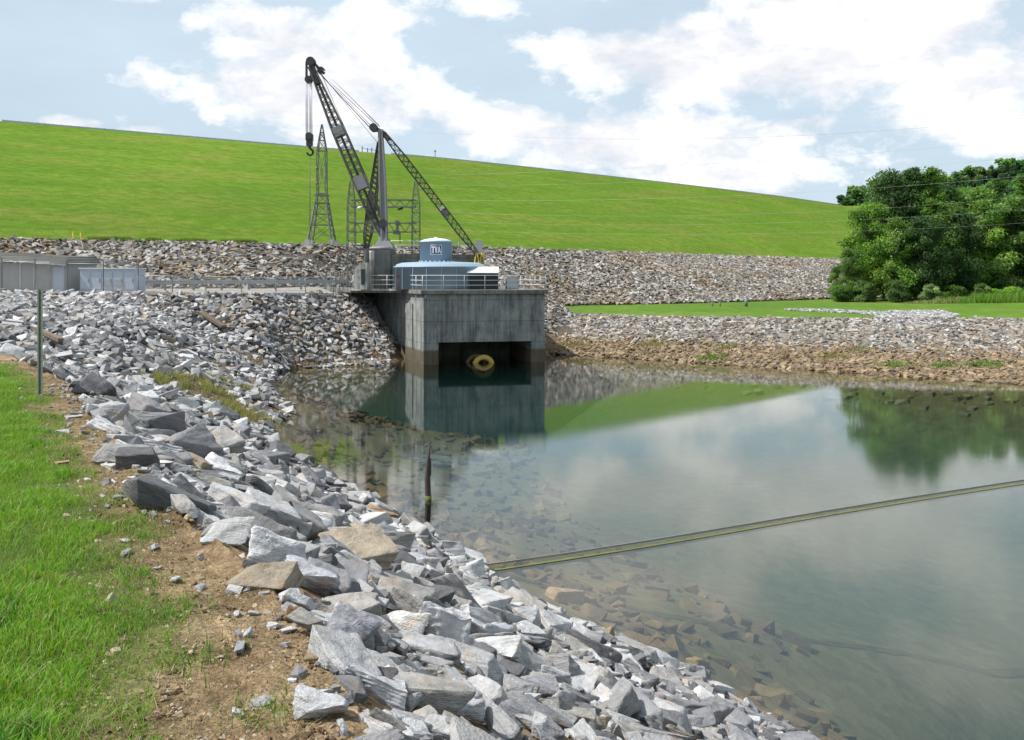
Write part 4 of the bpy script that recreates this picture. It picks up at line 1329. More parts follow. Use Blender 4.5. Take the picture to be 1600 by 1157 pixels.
# ---------------------------------------------------------------- stiff-leg derrick
DY = 78.4
def D(px, py, Y=DY): return W(px, py, Y)
base = D(598, 391)
dk = empty('derrick_crane', base, 'tall stiff-leg derrick crane with lattice boom raised to the left above the intake', 'crane')
m = MB(); z0 = D(598, 394).z; z1 = D(598, 384).z
m.lathe((base.x, DY, 0), [(.5, z0 - .15), (1.0, z0 + .18), (1.05, z0 + .22), (1.05, z0 + .38), (.5, z0 + .44)], 32); m.build('turntable', M['crane_grey'], dk)
m = MB(); zt = z0 + .45
for s in (-1, 1):
    vs = [(base.x - .65, DY + s * .5, zt - .06), (base.x + .95, DY + s * .5, zt - .06), (base.x + .38, DY + s * .3, zt + .75), (base.x - .22, DY + s * .3, zt + .75)]
    vs2 = [(x, y + .06 * s, z) for x, y, z in vs]
    m.add(vs + vs2, [(0, 1, 2, 3), (7, 6, 5, 4), (0, 4, 5, 1), (1, 5, 6, 2), (2, 6, 7, 3), (3, 7, 4, 0)])
m.box((base.x + .15, DY, zt + .25), (.35, .5, .7)); m.build('foot_casting', M['crane_grey'], dk)
# mast: two tapering plates with open panels between
mt = D(595, 206); mbm = D(601, 376)
m = MB()
n = 14; prevs = None
for s in (-1, 1):
    L0 = []
    for i in range(n + 1):
        t = i / n; c = mbm.lerp(mt, t); w = .30 - .14 * max(0, t - .6) / .4 + .05 * math.sin(t * 3.14); dd = .34 * (1 - t * .5)
        L0.append((c, w, dd))
    for i in range(n):
        (c0, w0, d0), (c1, w1, d1) = L0[i], L0[i + 1]
        for sx in (-1, 1):
            m.bar(c0 + Vector((sx * w0 * .62, s * d0, 0)), c1 + Vector((sx * w1 * .62, s * d1, 0)), .13, .22, up=(0, 1, 0))
        m.bar(c0 + Vector((0, s * d0 * .8, 0)), c1 + Vector((0, s * d1 * .8, 0)), 1.1 * (w0), .05, up=(0, 1, 0))
m.box(mt + Vector((0, 0, -.2)), (.4, .5, .7)); mast = m.build('mast', M['crane_grey'], dk)
m = MB(); m.tube([D(603, 350) + Vector((-.2, -.55, 0)), D(603, 350) + Vector((-.2, -.35, 0))], .36, 16); m.build('sheave', M['crane_dark'], mast)
# head block of the mast
m = MB(); a = D(584, 200); b = D(602, 210)
m.bar(a, b + Vector((0, 0, 0)), .34, .45, up=(0, 1, 0)); m.tube([a + Vector((0, -.35, 0)), a + Vector((0, .35, 0))], .33, 20); hb = m.build('mast_head', M['crane_dark'], dk)
# boom
bf = D(606, 384); bt = D(486, 104)
tip = bt
def boomw(t): return .26 + (.98 - .26) * min(1, t / .22, (1 - t) / .45 + .15)
m = MB(); m.truss(bf, bt, 1, 1, 48, .10, .045, up=(0, 1, 0), taper=boomw)
bdir = (bt - bf).normalized()
xx = bdir.cross(Vector((0, 1, 0))).normalized()
boom = m.build('boom', M['crane_lattice'], dk)
for t0, t1 in ((.315, .385), (.61, .66)):
    m = MB(); pa = bf.lerp(bt, t0); pb = bf.lerp(bt, t1); w = boomw((t0 + t1) / 2) + .06
    m.bar(pa, pb, w, w, up=(0, 1, 0)); m.build('plate_panel', M['crane_grey'], boom)
m = MB(); pa = bf.lerp(bt, .03); pb = bf.lerp(bt, .975)
m.bar(pa + Vector((0, .3, 0)), pb + Vector((0, .1, 0)), .20, .12, up=(0, 1, 0))
m.build('centre_chord', M['crane_dark'], boom)
m = MB(); pa = bf.lerp(bt, .90); m.bar(pa, bt, .55, .45, up=(0, 1, 0))
m.tube([D(486, 97) + Vector((0, -.35, 0)), D(486, 97) + Vector((0, .35, 0))], .36, 20)
m.bar(D(485, 93), D(502, 111), .22, .3, up=(0, 1, 0))
m.build('boom_head', M['crane_dark'], boom)
def pulley(name, p, r, parent, th=.5):
    m = MB(); m.tube([p + Vector((0, -th / 2, 0)), p + Vector((0, th / 2, 0))], r, 20)
    m.tube([p + Vector((0, -th / 2 - .05, 0)), p + Vector((0, th / 2 + .05, 0))], r * .3, 10)
    return m.build(name, M['crane_dark'], parent)
pulley('upper_block', D(502, 111), .30, dk)
pulley('fall_block', D(482.5, 125), .30, dk)
m = MB(); m.bar(D(479, 97), D(479, 123), .14, .3, up=(0, 1, 0)); m.bar(D(486, 97), D(486, 123), .14, .3, up=(0, 1, 0)); m.build('strap', M['crane_dark'], dk)
# ropes between boom head and mast head
m = MB()
for (a1, b1, r) in (((507, 112), (592, 196), .022), ((509, 113), (593, 198), .022), ((504, 117), (588, 196), .022), ((505, 118), (582, 200), .022)):
    for oy in (-.3, -.1, .1, .3): m.tube([D(*a1) + Vector((0, oy, 0)), D(*b1) + Vector((0, oy * .9, 0))], r, 5)
m.build('boom_rope', M['rope_pale'], dk)
m = MB(); m.tube([D(502, 118), D(578, 200)], .035, 5); m.tube([D(494, 106), D(592, 226), D(597, 350)], .02, 5); m.tube([D(503, 118), D(574, 280), D(596, 370)], .02, 5); m.build('hoist_rope', M['rope'], dk)
m = MB()
for x in (478.3, 479.8, 484, 486.2):
    for oy in (-.2, .2): m.tube([D(x, 127) + Vector((0, oy, 0)), D(x + .8, 213) + Vector((0, oy, 0))], .026, 5)
m.build('fall_rope', M['rope_pale'], dk)
m = MB(); c = D(483.5, 221)
m.box(D(483.5, 215), (.56, .5, .5)); m.box(D(483.7, 223), (.48, .42, .55)); m.tube([D(483.5, 213) + Vector((0, -.3, 0)), D(483.5, 213) + Vector((0, .3, 0))], .28, 16)
m.box(D(484, 229), (.22, .22, .35)); hbk = m.build('hook_block', M['crane_dark'], dk)
m = MB(); cc = D(484.5, 238); pts = [D(484.3, 231)]
for i in range(15):
    a = math.pi * .42 - i * math.pi * 1.42 / 14
    pts.append(cc + Vector((.24 * math.cos(a), 0, .24 * math.sin(a))))
m.tube(pts, lambda t: .09 - .05 * max(0, t - .6), 10); m.build('hook', M['cast_iron'], hbk)
m = MB(); m.tube([D(484.3, 243), D(484.3, 376)], .03, 6); m.build('tag_line', M['rope'], hbk)
# stiff legs: one right to the wall, one back to the left
m = MB(); l0 = D(600, 209); l1 = W(745, 396, 86.2)
m.truss(l0, l1, 1, 1, 46, .085, .04, up=(0, 1, 0), taper=lambda t: .28 + .28 * min(1, t / .2, (1 - t) / .18))
lg = m.build('stiff_leg', M['crane_lattice'], dk)
for t0, t1, w in ((0, .05, .3), (.60, .66, .56), (.96, 1.0, .4)):
    m = MB(); pa = l0.lerp(l1, t0); pb = l0.lerp(l1, t1); m.bar(pa, pb, w, w, up=(0, 1, 0)); m.build('plate_panel', M['crane_grey'], lg)
m = MB(); l0 = D(593, 222); l1 = W(572, 392, 92)
m.truss(l0, l1, 1, 1, 44, .10, .05, up=(0, 1, 0), taper=lambda t: .26 + .42 * min(1, t / .5, (1 - t) / .2))
lg = m.build('stiff_leg', M['crane_lattice'], dk)
m = MB(); pa = l0.lerp(l1, .55); pb = l0.lerp(l1, .66); m.bar(pa, pb, .66, .6, up=(0, 1, 0)); m.build('plate_panel', M['crane_grey'], lg)
# splayed struts at the boom foot
m = MB()
for s in (-.25, .25): m.bar(D(582, 345) + Vector((0, s, 0)), D(600, 374) + Vector((0, s, 0)), .38, .06, up=(0, 1, 0))
m.build('boom_foot', M['crane_grey'], dk)

# ---------------------------------------------------------------- lattice tower, gantry
ty = 90.5
def tower():
    root = empty('transmission_tower', (W(503, 378, ty).x, ty, 9.5), 'slim steel lattice tower with pointed top standing on the berm behind the hook', 'tower')
    Pp = lambda px, py: W(px, py, ty)
    m = MB(); cx = Pp(503, 300).x
    s = ty / FPX
    rings = [(378, 18.5), (352, 14), (318, 9), (303, 7.2), (236, 6.8), (220, 4.5), (195, .6)]
    lv = []
    for (y0, w0), (y1, w1) in zip(rings[:-1], rings[1:]):
        k = max(1, round(abs(y1 - y0) / 11))
        if y0 > 300: k = 1 if y0 > 370 else 2 if y0 > 350 else 1
        for j in range(k): t = j / k; lv.append((y0 + (y1 - y0) * t, w0 + (w1 - w0) * t))
    lv.append(rings[-1])
    C4 = ((-1, -1), (1, -1), (1, 1), (-1, 1))
    R4 = [[Vector((cx + a * w * s, ty + b * w * s, Pp(503, y).z)) for a, b in C4] for y, w in lv]
    for i in range(len(R4) - 1):
        big = lv[i][0] > 318
        for k in range(4):
            k2 = (k + 1) % 4
            m.bar(R4[i][k], R4[i + 1][k], .12 if big else .075)
            m.bar(R4[i][k], R4[i + 1][k2], .04); m.bar(R4[i][k2], R4[i + 1][k], .04)
            m.bar(R4[i + 1][k], R4[i + 1][k2], .06)
    m.build('lattice', M['lattice_steel'], root)
    for y, w in ((306, 11), (318, 12)):
        m = MB()
        for b in (-1, 1): m.bar((cx - w * s, ty + b * .4, Pp(503, y).z), (cx + w * s, ty + b * .4, Pp(503, y).z), .09)
        m.build('crossarm', M['lattice_steel'], root)
    for y in (262, 286):
        m = MB(); m.tube([(cx - .35, ty - .45, Pp(503, y).z), (cx - .35, ty - .45, Pp(503, y + 3).z)], .11, 8); m.build('insulator', M['insulator'], root)
    for a, b in C4:
        m = MB(); m.box((cx + a * 18.5 * s, ty + b * 18.5 * s, 9.55), (.45, .45, .5)); m.build('footing', M['concrete_pale'], root)
tower()
gy = 86.0
def gantry():
    xl = W(549, 300, gy).x; xr = W(650, 300, gy).x
    root = empty('substation_gantry', (xl, gy, 5.4), 'steel lattice gantry of two columns and two beams behind the derrick', 'gantry')
    for x, top in ((xl, 278), (xr, 268)):
        m = MB(); m.truss((x, gy, 5.4), (x, gy, W(0, 318, gy).z), .72, .66, 18, .065, .032)
        m.truss((x, gy, W(0, 318, gy).z), (x, gy, W(0, 284, gy).z), .64, .25, 5, .06, .03)
        m.bar((x, gy, W(0, 284, gy).z), (x, gy, W(0, top, gy).z), .09); m.build('column', M['lattice_steel'], root)
    for y0, y1 in ((313, 324), (349, 363)):
        m = MB(); za, zb = W(0, y0, gy).z, W(0, y1, gy).z
        for oy in (-.35, .35):
            m.bar((xl, gy + oy, za), (xr, gy + oy, za), .075); m.bar((xl, gy + oy, zb), (xr, gy + oy, zb), .075)
            k = 12
            for i in range(k):
                xa, xb = xl + (xr - xl) * i / k, xl + (xr - xl) * (i + 1) / k
                m.bar((xa, gy + oy, za if i % 2 else zb), (xb, gy + oy, zb if i % 2 else za), .038)
        m.build('beam', M['lattice_steel'], root)
    for px, py in ((561, 326), (624, 327)):
        p = W(px, py, gy - .6)
        m = MB(); m.tube([p + Vector((-.12, 0, 0)), p + Vector((.3, 0, .12))], .13, 8); m.build('insulator', M['white_rail'] if px < 600 else M['cast_iron'], root)
    p = W(621, 350, gy - .6); m = MB(); m.bar(p, W(621, 362, gy - .6), .5, .2); m.tube([W(621, 345, gy - .6), W(621, 352, gy - .6)], .2, 8)
    m.tube([W(625, 362, gy - .6), W(625, 380, gy - .6)], .07, 6); m.box(W(620, 364, gy - .6), (.6, .3, .3)); m.build('disconnect_switch', M['galv_dark'], root)
gantry()

def wire(pix, P0, P1, label, r=.012, group='overhead wires', mat='galv'):
    r *= .5
    """pix: pixels on the wire; the wire hangs over the straight ground line P0-P1"""
    pts = []
    (x0, y0), (x1, y1) = P0, P1
    cs = np.array(pix, float)
    co_ = np.polyfit(cs[:, 0], cs[:, 1], min(2, len(pix) - 1))
    pa = 800 + FPX * x0 / y0; pb = 800 + FPX * x1 / y1
    for i in range(31):
        px = pa + (pb - pa) * i / 30
        k = (px - 800) / FPX
        s = (x0 - k * y0) / (k * (y1 - y0) - (x1 - x0))
        Y = y0 + s * (y1 - y0)
        pts.append(W(px, float(np.polyval(co_, px)), Y))
    o = MB().tube(pts, r, 5).build('power_line', M[mat], None, origin=pts[0])
    return tag(o, label, 'power line', group)
tw = (W(503, 195, ty).x, ty)
wire([(503, 194), (800, 215), (1000, 218), (1200, 213), (1600, 185)], tw, (38, 62), 'topmost thin wire sagging from the lattice tower top across the whole sky', .016)
gr = (W(651, 300, gy).x, gy)
wire([(656, 276), (930, 263), (1200, 252), (1400, 238), (1600, 218)], gr, (36, 60), 'wire crossing the sky above the trees, second from the top at the right edge', .011)
wire([(656, 290), (1000, 285), (1200, 277), (1400, 262), (1600, 246)], gr, (36.4, 60), 'third wire from the top, just over the tops of the right-hand trees', .008)
wire([(656, 313), (1130, 306), (1310, 299), (1600, 275)], gr, (36.8, 60), 'fourth wire from the top, passing in front of the upper tree crowns', .010)
wire([(656, 330), (1000, 338), (1360, 327), (1600, 308)], gr, (37.2, 60), 'fifth wire from the top, crossing the middle of the tree crowns', .008)
wire([(656, 345), (1000, 352), (1400, 341), (1600, 328)], gr, (37.6, 60), 'second lowest wire in front of the trees', .007)
wire([(656, 358), (1000, 367), (1440, 357), (1600, 349)], gr, (38.0, 60), 'lowest wire in front of the trees at the right edge', .007)

# ---------------------------------------------------------------- left yard: building, container, fences, guard rail
def chain_fence(name, pts, h, label, every, postr=.035, lean=False, top=True, mat='galv'):
    root = empty(name, pts[0], label, 'fence')
    V_, F_, RL = [], [], []; m = MB(); s = 0
    for a, b in zip(pts[:-1], pts[1:]):
        a, b = Vector(a), Vector(b); Ln = (b - a).length
        k = len(V_)
        V_ += [a, b, b + Vector((0, 0, h)), a + Vector((0, 0, h))]; F_.append((k, k + 1, k + 2, k + 3))
        RL += [(s, 0, 0), (s + Ln, 0, 0), (s + Ln, 0, h), (s, 0, h)]; s += Ln
        if top: m.tube([a + Vector((0, 0, h)), b + Vector((0, 0, h))], .022, 6)
        n = max(1, round(Ln / every))
        for j in range(n + (1 if b == Vector(pts[-1]) else 0)):
            p = a.lerp(b, j / n); mm = MB()
            tp = [p - Vector((0, 0, .2)), p + Vector((0, 0, h))]
            if lean: tp.append(p + Vector((.1, -.25, h + .3)))
            mm.tube(tp, postr, 6); mm.build('post', M['galv_dark'], root)
    if lean:
        for kk in (.12, .24, .34):
            for a, b in zip(pts[:-1], pts[1:]):
                m.tube([Vector(a) + Vector((kk * .3, -kk * .8, h + kk)), Vector(b) + Vector((kk * .3, -kk * .8, h + kk))], .008, 4)
    if m.v: m.build('rail', M[mat], root)
    me = mesh_np('mesh_panel', np.array([(v - Vector(pts[0]))[:] for v in V_]), np.array(F_), M['chain_link'])
    vattr(me, 'rl', RL, 'FLOAT_VECTOR')
    o = bpy.data.objects.new('mesh_panel', me); o.parent = root; link(o)
f0 = [WZ(-120, 458, 5.3), WZ(0, 458, 5.3), WZ(110, 458.5, 5.25), WZ(216, 459, 5.2)]
def fz(p, d=.25): return (p.x, p.y + d, H(p.x, p.y + d))
chain_fence('chain_link_fence', [fz(W(-120, 458, 63.5)), fz(W(0, 458, 65.0)), fz(W(103, 458, 66.2)), fz(W(214, 459, 68))], 2.05, 'tall chain-link fence in front of the grey building and the pale container', 1.05 * 1.0 + 1.1, lean=True)
chain_fence('chain_link_fence', [fz(W(214, 459, 68)), fz(W(320, 459, 69.3)), fz(W(430, 459, 71.5)), fz(W(520, 459, 75.8))], 1.25, 'low chain-link fence along the top of the rocks between the container and the gate', 2.4)
chain_fence('chain_link_gate', [fz(W(516, 459, 76.3)), fz(W(536, 458, 77.6)), fz(W(552, 458, 79))], 1.8, 'taller wire gate panel beside the left end of the concrete deck', .5, .03)
# concrete kerb under the fence
m = MB()
kp = [W(-120, 460, 63.3), W(0, 460, 64.8), W(214, 461, 67.8), W(320, 461, 69.1), W(430, 461, 71.3), W(520, 460, 75.6)]
for a, b in zip(kp[:-1], kp[1:]): m.bar((a.x, a.y, H(a.x, a.y + .3) - .05), (b.x, b.y, H(b.x, b.y + .3) - .05), .3, .3)
o = m.build('kerb', M['concrete_pale'], None, origin=kp[1]); tag(o, kind='structure')
# guard rail
def guard_rail():
    pts = [W(-100, 452, 69), W(60, 452, 71), W(212, 451, 72.5), W(430, 449, 76.5), W(545, 448, 81.5)]
    pts = [Vector((p.x, p.y, 5.35)) for p in pts]
    root = empty('guard_rail', pts[0], 'grey steel guard rail running along the yard behind the fence', 'guard rail')
    m = MB()
    for a, b in zip(pts[:-1], pts[1:]):
        for dz, dy in ((.50, 0), (.57, -.05), (.64, 0), (.71, -.05)):
            m.bar(a + Vector((0, dy, dz)), b + Vector((0, dy, dz)), .05, .075)
    m.build('beam', M['galv'], root)
    for a, b in zip(pts[:-1], pts[1:]):
        n = round((b - a).length / 2.2)
        for j in range(n):
            p = a.lerp(b, j / n); mm = MB(); mm.box(p + Vector((0, .1, .4)), (.15, .12, .85)); mm.build('post', M['galv_dark'], root)
guard_rail()
# grey building at the left edge
def left_building():
    Y = 69.8
    x0, x1 = W(-60, 0, Y).x, W(101, 0, Y).x
    root = empty('utility_building', ((x0 + x1) / 2, Y, 5.35), 'low grey panelled building with a dark sloping flat roof at the left edge', 'building')
    m = MB(); m.prism([(x0, Y), (x1, Y), (x1 + .6, Y + 4), (x0, Y + 4)], 5.3, 7.38); m.build('wall', M['panel_grey'], root)
    m = MB()
    for px in (-28, 2, 32, 55, 78, 99): x = W(px, 0, Y).x; m.box((x, Y - .02, 6.35), (.10 if px != 55 else .22, .06, 2.0))
    m.build('pilaster', M['concrete_pale'], root)
    m = MB(); z = lambda py: W(0, py, Y - .5).z
    vs = [(x0, Y - .55, z(404)), (x1 - 3, Y - .55, z(408.5)), (x1 + .35, Y - .55, z(415)), (x1 + .9, Y + 4.2, z(412)), (x0, Y + 4.2, z(397))]
    top = [(x0, Y + .1, z(394)), (x1 - 3, Y + .1, z(395.5)), (x1 + .1, Y + .1, z(402.5)), (x1 + .5, Y + 4.2, z(400)), (x0, Y + 4.2, z(392))]
    n = 5; m.add(vs + top, [tuple(reversed(range(5))), (5, 6, 7, 8, 9)] + [(i, (i + 1) % 5, 5 + (i + 1) % 5, 5 + i) for i in range(5)])
    m.build('roof', M['roof_grey'], root)
    m = MB(); m.bar((x0, Y - .6, z(404)), (x1 - 3, Y - .6, z(408.5)), .06, .09); m.bar((x1 - 3, Y - .6, z(408.5)), (x1 + .35, Y - .6, z(415)), .06, .09); m.build('gutter', M['concrete_pale'], root)
    m = MB(); m.box((x1 - 1.3, Y - .6, z(411)), (1.0, .3, .16)); m.build('light_fitting', M['pale_paint'], root)
    m = MB(); m.box((W(92, 0, Y).x, Y - .03, 6.25), (.75, .05, 1.75)); dr = m.build('door', M['container_blue'], root)
left_building()
def container():
    Y = 70.0
    x0, x1 = W(125, 0, Y).x, W(211, 0, Y).x
    root = empty('equipment_container', ((x0 + x1) / 2, Y, 5.3), 'pale blue-grey steel container with panel doors beside the grey building', 'container')
    zt = W(0, 420.5, Y).z
    m = MB(); m.box(((x0 + x1) / 2, Y + 1, (5.3 + zt) / 2), (x1 - x0, 2, zt - 5.3)); m.build('body', M['container_blue'], root)
    m = MB(); m.box(((x0 + x1) / 2, Y + .95, zt + .04), (x1 - x0 + .15, 2.15, .08)); m.build('roof', M['pale_paint'], root)
    n = 5
    for i in range(n):
        xa = x0 + (x1 - x0) * (i + .07) / n; xb = x0 + (x1 - x0) * (i + .93) / n
        m = MB(); m.box(((xa + xb) / 2, Y - .02, 6.1), (xb - xa, .05, zt - 5.3 - .35)); d = m.build('door', M['container_blue'], root)
        if i in (2, 3):
            m = MB(); m.box(((xa + xb) / 2, Y - .06, 5.95), (xb - xa - .1, .03, .45)); m.build('vent', M['galv'], d)
        m = MB(); m.box((xb - .1, Y - .07, 6.1), (.04, .05, .3)); m.build('handle', M['galv_dark'], d)
container()
# small blue drum in the yard, pipes
p = W(362, 430, 79); m = MB(); m.tube([(p.x - .3, p.y, 6.45), (p.x + .3, p.y, 6.6)], .22, 10)
# ---------------------------------------------------------------- marker post at the left
def marker():
    p = HIT(64, 620); Y = p.y
    z1 = EYE - (452 - HZ) / FPX * Y
    z0 = p.z - .1
    m = MB(); x = p.x
    m.box((x, Y, (z0 + z1) / 2), (.028, .006, z1 - z0))
    for s in (-1, 1): m.box((x + s * .018, Y - .012, (z0 + z1) / 2), (.006, .028, z1 - z0)); m.box((x + s * .027, Y - .026, (z0 + z1) / 2), (.016, .005, z1 - z0))
    o = m.build('marker_post', M['post_green'], None, origin=(x, Y, p.z)); tag(o, 'thin grey-green steel post standing in the dirt at the left edge', 'post')
    m = MB()
    for k in range(12): m.box((x, Y - .004, z1 - .06 - k * .09), (.010, .004, .012))
    m.build('hole', M['cast_iron'], o)
marker()
# stake in the water
def stake():
    Y = 27.9; b = WZ(669, 781, 0.0)
    pts = [Vector((b.x, b.y, -1.2)), Vector((b.x, b.y, 0)), Vector((b.x - .02, b.y, .6)), Vector((b.x + .0, b.y, 1.1)), Vector((b.x + .03, b.y, 1.58))]
    m = MB(); rr = [.09, .09, .085, .05, .035]
    m.tube(pts, lambda t: np.interp(t, [0, .25, .5, .75, 1], rr), 9)
    m.box((b.x + .06, b.y, .95), (.05, .07, .5)); m.box((b.x - .06, b.y, .5), (.04, .07, .4))
    o = m.build('stake', M['dark_wood'], None, origin=(b.x, b.y, 0)); tag(o, 'dark rotten wooden stake standing upright in the shallow water', 'stake')
    m = MB(); m.tube([(b.x, b.y, -.15), (b.x, b.y, .12)], .098, 9); m.build('algae_band', M['algae'], o)
stake()
# drowned weir
def weir():
    pix = [(770, 893), (800, 888.5), (850, 881), (900, 873.5), (1000, 857.5), (1100, 840.5), (1200, 823), (1300, 805.5), (1450, 780.5), (1600, 757), (1750, 736)]
    P = [WZ(x, y, 0.0) for x, y in pix]
    root = empty('weir_wall', P[1], 'long narrow wall with yellow-green algae crossing the pond at surface level', 'weir')
    m = MB()
    for a, b in zip(P[:-1], P[1:]):
        a = Vector((a.x, a.y, 0)); b = Vector((b.x, b.y, 0)); t = (b - a).normalized(); n = Vector((-t.y, t.x, 0))
        m.prism([(a.x, a.y), (b.x, b.y), (b.x + n.x * .085, b.y + n.y * .085), (a.x + n.x * .085, a.y + n.y * .085)], -.07, .012)
    m.build('wall_crest', M['algae'], root)
    V_, F_ = [], []
    for i, q in enumerate(P):
        t = (P[min(i + 1, len(P) - 1)] - P[max(i - 1, 0)]).normalized(); n = Vector((-t.y, t.x, 0)) if t.x > 0 else Vector((t.y, -t.x, 0))
        w = .36 - .010 * i
        V_ += [q + n * .12 + Vector((0, 0, .015)), q + n * (.12 + w) + Vector((0, 0, .02))]
    F_ = [(2 * i, 2 * i + 2, 2 * i + 3, 2 * i + 1) for i in range(len(P) - 1)]
    o0 = Vector(root.location)
    me = mesh_np('netting', np.array([(v - o0)[:] for v in V_]), np.array(F_), M['netting'])
    o = bpy.data.objects.new('netting', me); o.parent = root; link(o)
    m = MB()
    for a, b in zip(V_[1::2][:-1], V_[1::2][1:]): m.bar(a + Vector((0, 0, -.01)), b + Vector((0, 0, -.01)), .04, .03)
    m.build('back_rail', M['galv_dark'], root)
weir()
# timbers lying in the rocks
for (x0, y0), (x1, y1), w, lab in (((28, 514), (95, 548), .22, 'weathered dark timber lying across the rocks at the left, below the fence'), ((315, 499), (350, 520), .55, 'broad weathered plank lying tilted among the rocks in mid-bank')):
    a = HIT(x0, y0); b = HIT(x1, y1)
    if (b - a).length > 6: a = b + (a - b).normalized() * 4.5
    m = MB(); m.bar(a + Vector((0, 0, .42)), b + Vector((0, 0, .42)), w, .16)
    m.bar(a + Vector((0.02, 0.1, .30)), b + Vector((0.02, 0.1, .30)), w * .35, .18)
    o = m.build('timber', M['timber'], None, origin=b); tag(o, lab, 'timber', 'timbers on the bank')
# little posts on the bench, and by the berm road
for i, (px, py, hh, lab) in enumerate(((1113, 479, .55, 'left of two pale short posts on the grass bench'), (1125, 479, .6, 'right of two pale short posts on the grass bench'), (1166, 479, .95, 'dark short post standing alone on the grass bench'))):
    p = HIT(px, py); m = MB(); m.tube([(p.x, p.y, p.z - .1), (p.x, p.y, p.z + hh)], .10 if i < 2 else .17, 8); m.box((p.x, p.y, p.z + hh), (.22, .22, .08))
    o = m.build('bollard', M['wood_pole'] if i < 2 else M['galv_dark'], None, origin=p); tag(o, lab, 'bollard')
for i, (px, lab) in enumerate(((114, 'left leg post of the yellow pair on the berm'), (126, 'right leg post of the yellow pair on the berm'))):
    p = W(px, 373, 82.5); z = H(p.x, p.y); m = MB(); m.tube([(p.x, p.y, z), (p.x, p.y, z + .7)], .05, 6); m.box((p.x, p.y, z + .7), (.16, .16, .05))
    o = m.build('bollard', M['yellow_paint'], None, origin=(p.x, p.y, z)); tag(o, ('left' if i == 0 else 'right') + ' of two thin yellow posts on the berm at the far left', 'bollard')
# things along the crest
def crest_pt(px, dy=1.5):
    k = (px - 800) / FPX
    for (a, b) in zip(CR[:-1], CR[1:]):
        s = (a[0] - k * a[1]) / (k * (b[1] - a[1]) - (b[0] - a[0])) if abs(k * (b[1] - a[1]) - (b[0] - a[0])) > 1e-9 else -1
        if 0 <= s <= 1: return Vector((a[0] + s * (b[0] - a[0]), a[1] + s * (b[1] - a[1]) + dy, 29.9))
def crest_frame():
    ps = [(564, 10), (572.5, 8), (579, 9), (586, 6)]
    c = crest_pt(564); root = empty('measuring_stand', c, 'small dark frame of posts on the crest of the dam left of the mast', 'stand')
    last = None
    for px, h in ps:
        q = crest_pt(px); hh = h / FPX * q.y
        m = MB(); m.bar(q, q + Vector((0, 0, hh)), .16); m.build('post', M['galv_dark'], root)
        if last: m = MB(); m.bar(last[0] + Vector((0, 0, last[1] * .75)), q + Vector((0, 0, hh * .75)), .08); m.build('bar', M['galv_dark'], root)
        last = (q, hh)
crest_frame()
q = crest_pt(679); m = MB(); m.tube([q, q + Vector((0, 0, 1.7))], .07, 6); m.box(q + Vector((0, 0, 1.5)), (.35, .1, .4))
o = m.build('crest_sign', M['galv_dark'], None, origin=q); tag(o, 'tiny post with a plate on the dam crest right of the mast', 'sign')
def crest_guard():
    for (pa, pb, lab) in ((0, 560, 'long low grey barrier on the dam crest left of the crane mast'), (610, 1310, 'long low grey barrier on the dam crest from the mast to the trees')):
        a = crest_pt(max(pa, 1), .5)
        root = empty('crest_barrier', a, lab, 'barrier')
        pts = [crest_pt(p, .5) for p in np.linspace(pa + 1, pb, 15)]
        m = MB()
        for u, v in zip(pts[:-1], pts[1:]): m.bar(u + Vector((0, 0, .14)), v + Vector((0, 0, .14)), .15, .30)
        m.build('beam', M['galv'], root)
        for u, v in zip(pts[:-1], pts[1:]):
            for k in range(3):
                p = u.lerp(v, k / 3); mm = MB(); mm.box(p + Vector((0, .1, .1)), (.2, .14, .5)); mm.build('post', M['concrete_pale'], root)
crest_guard()

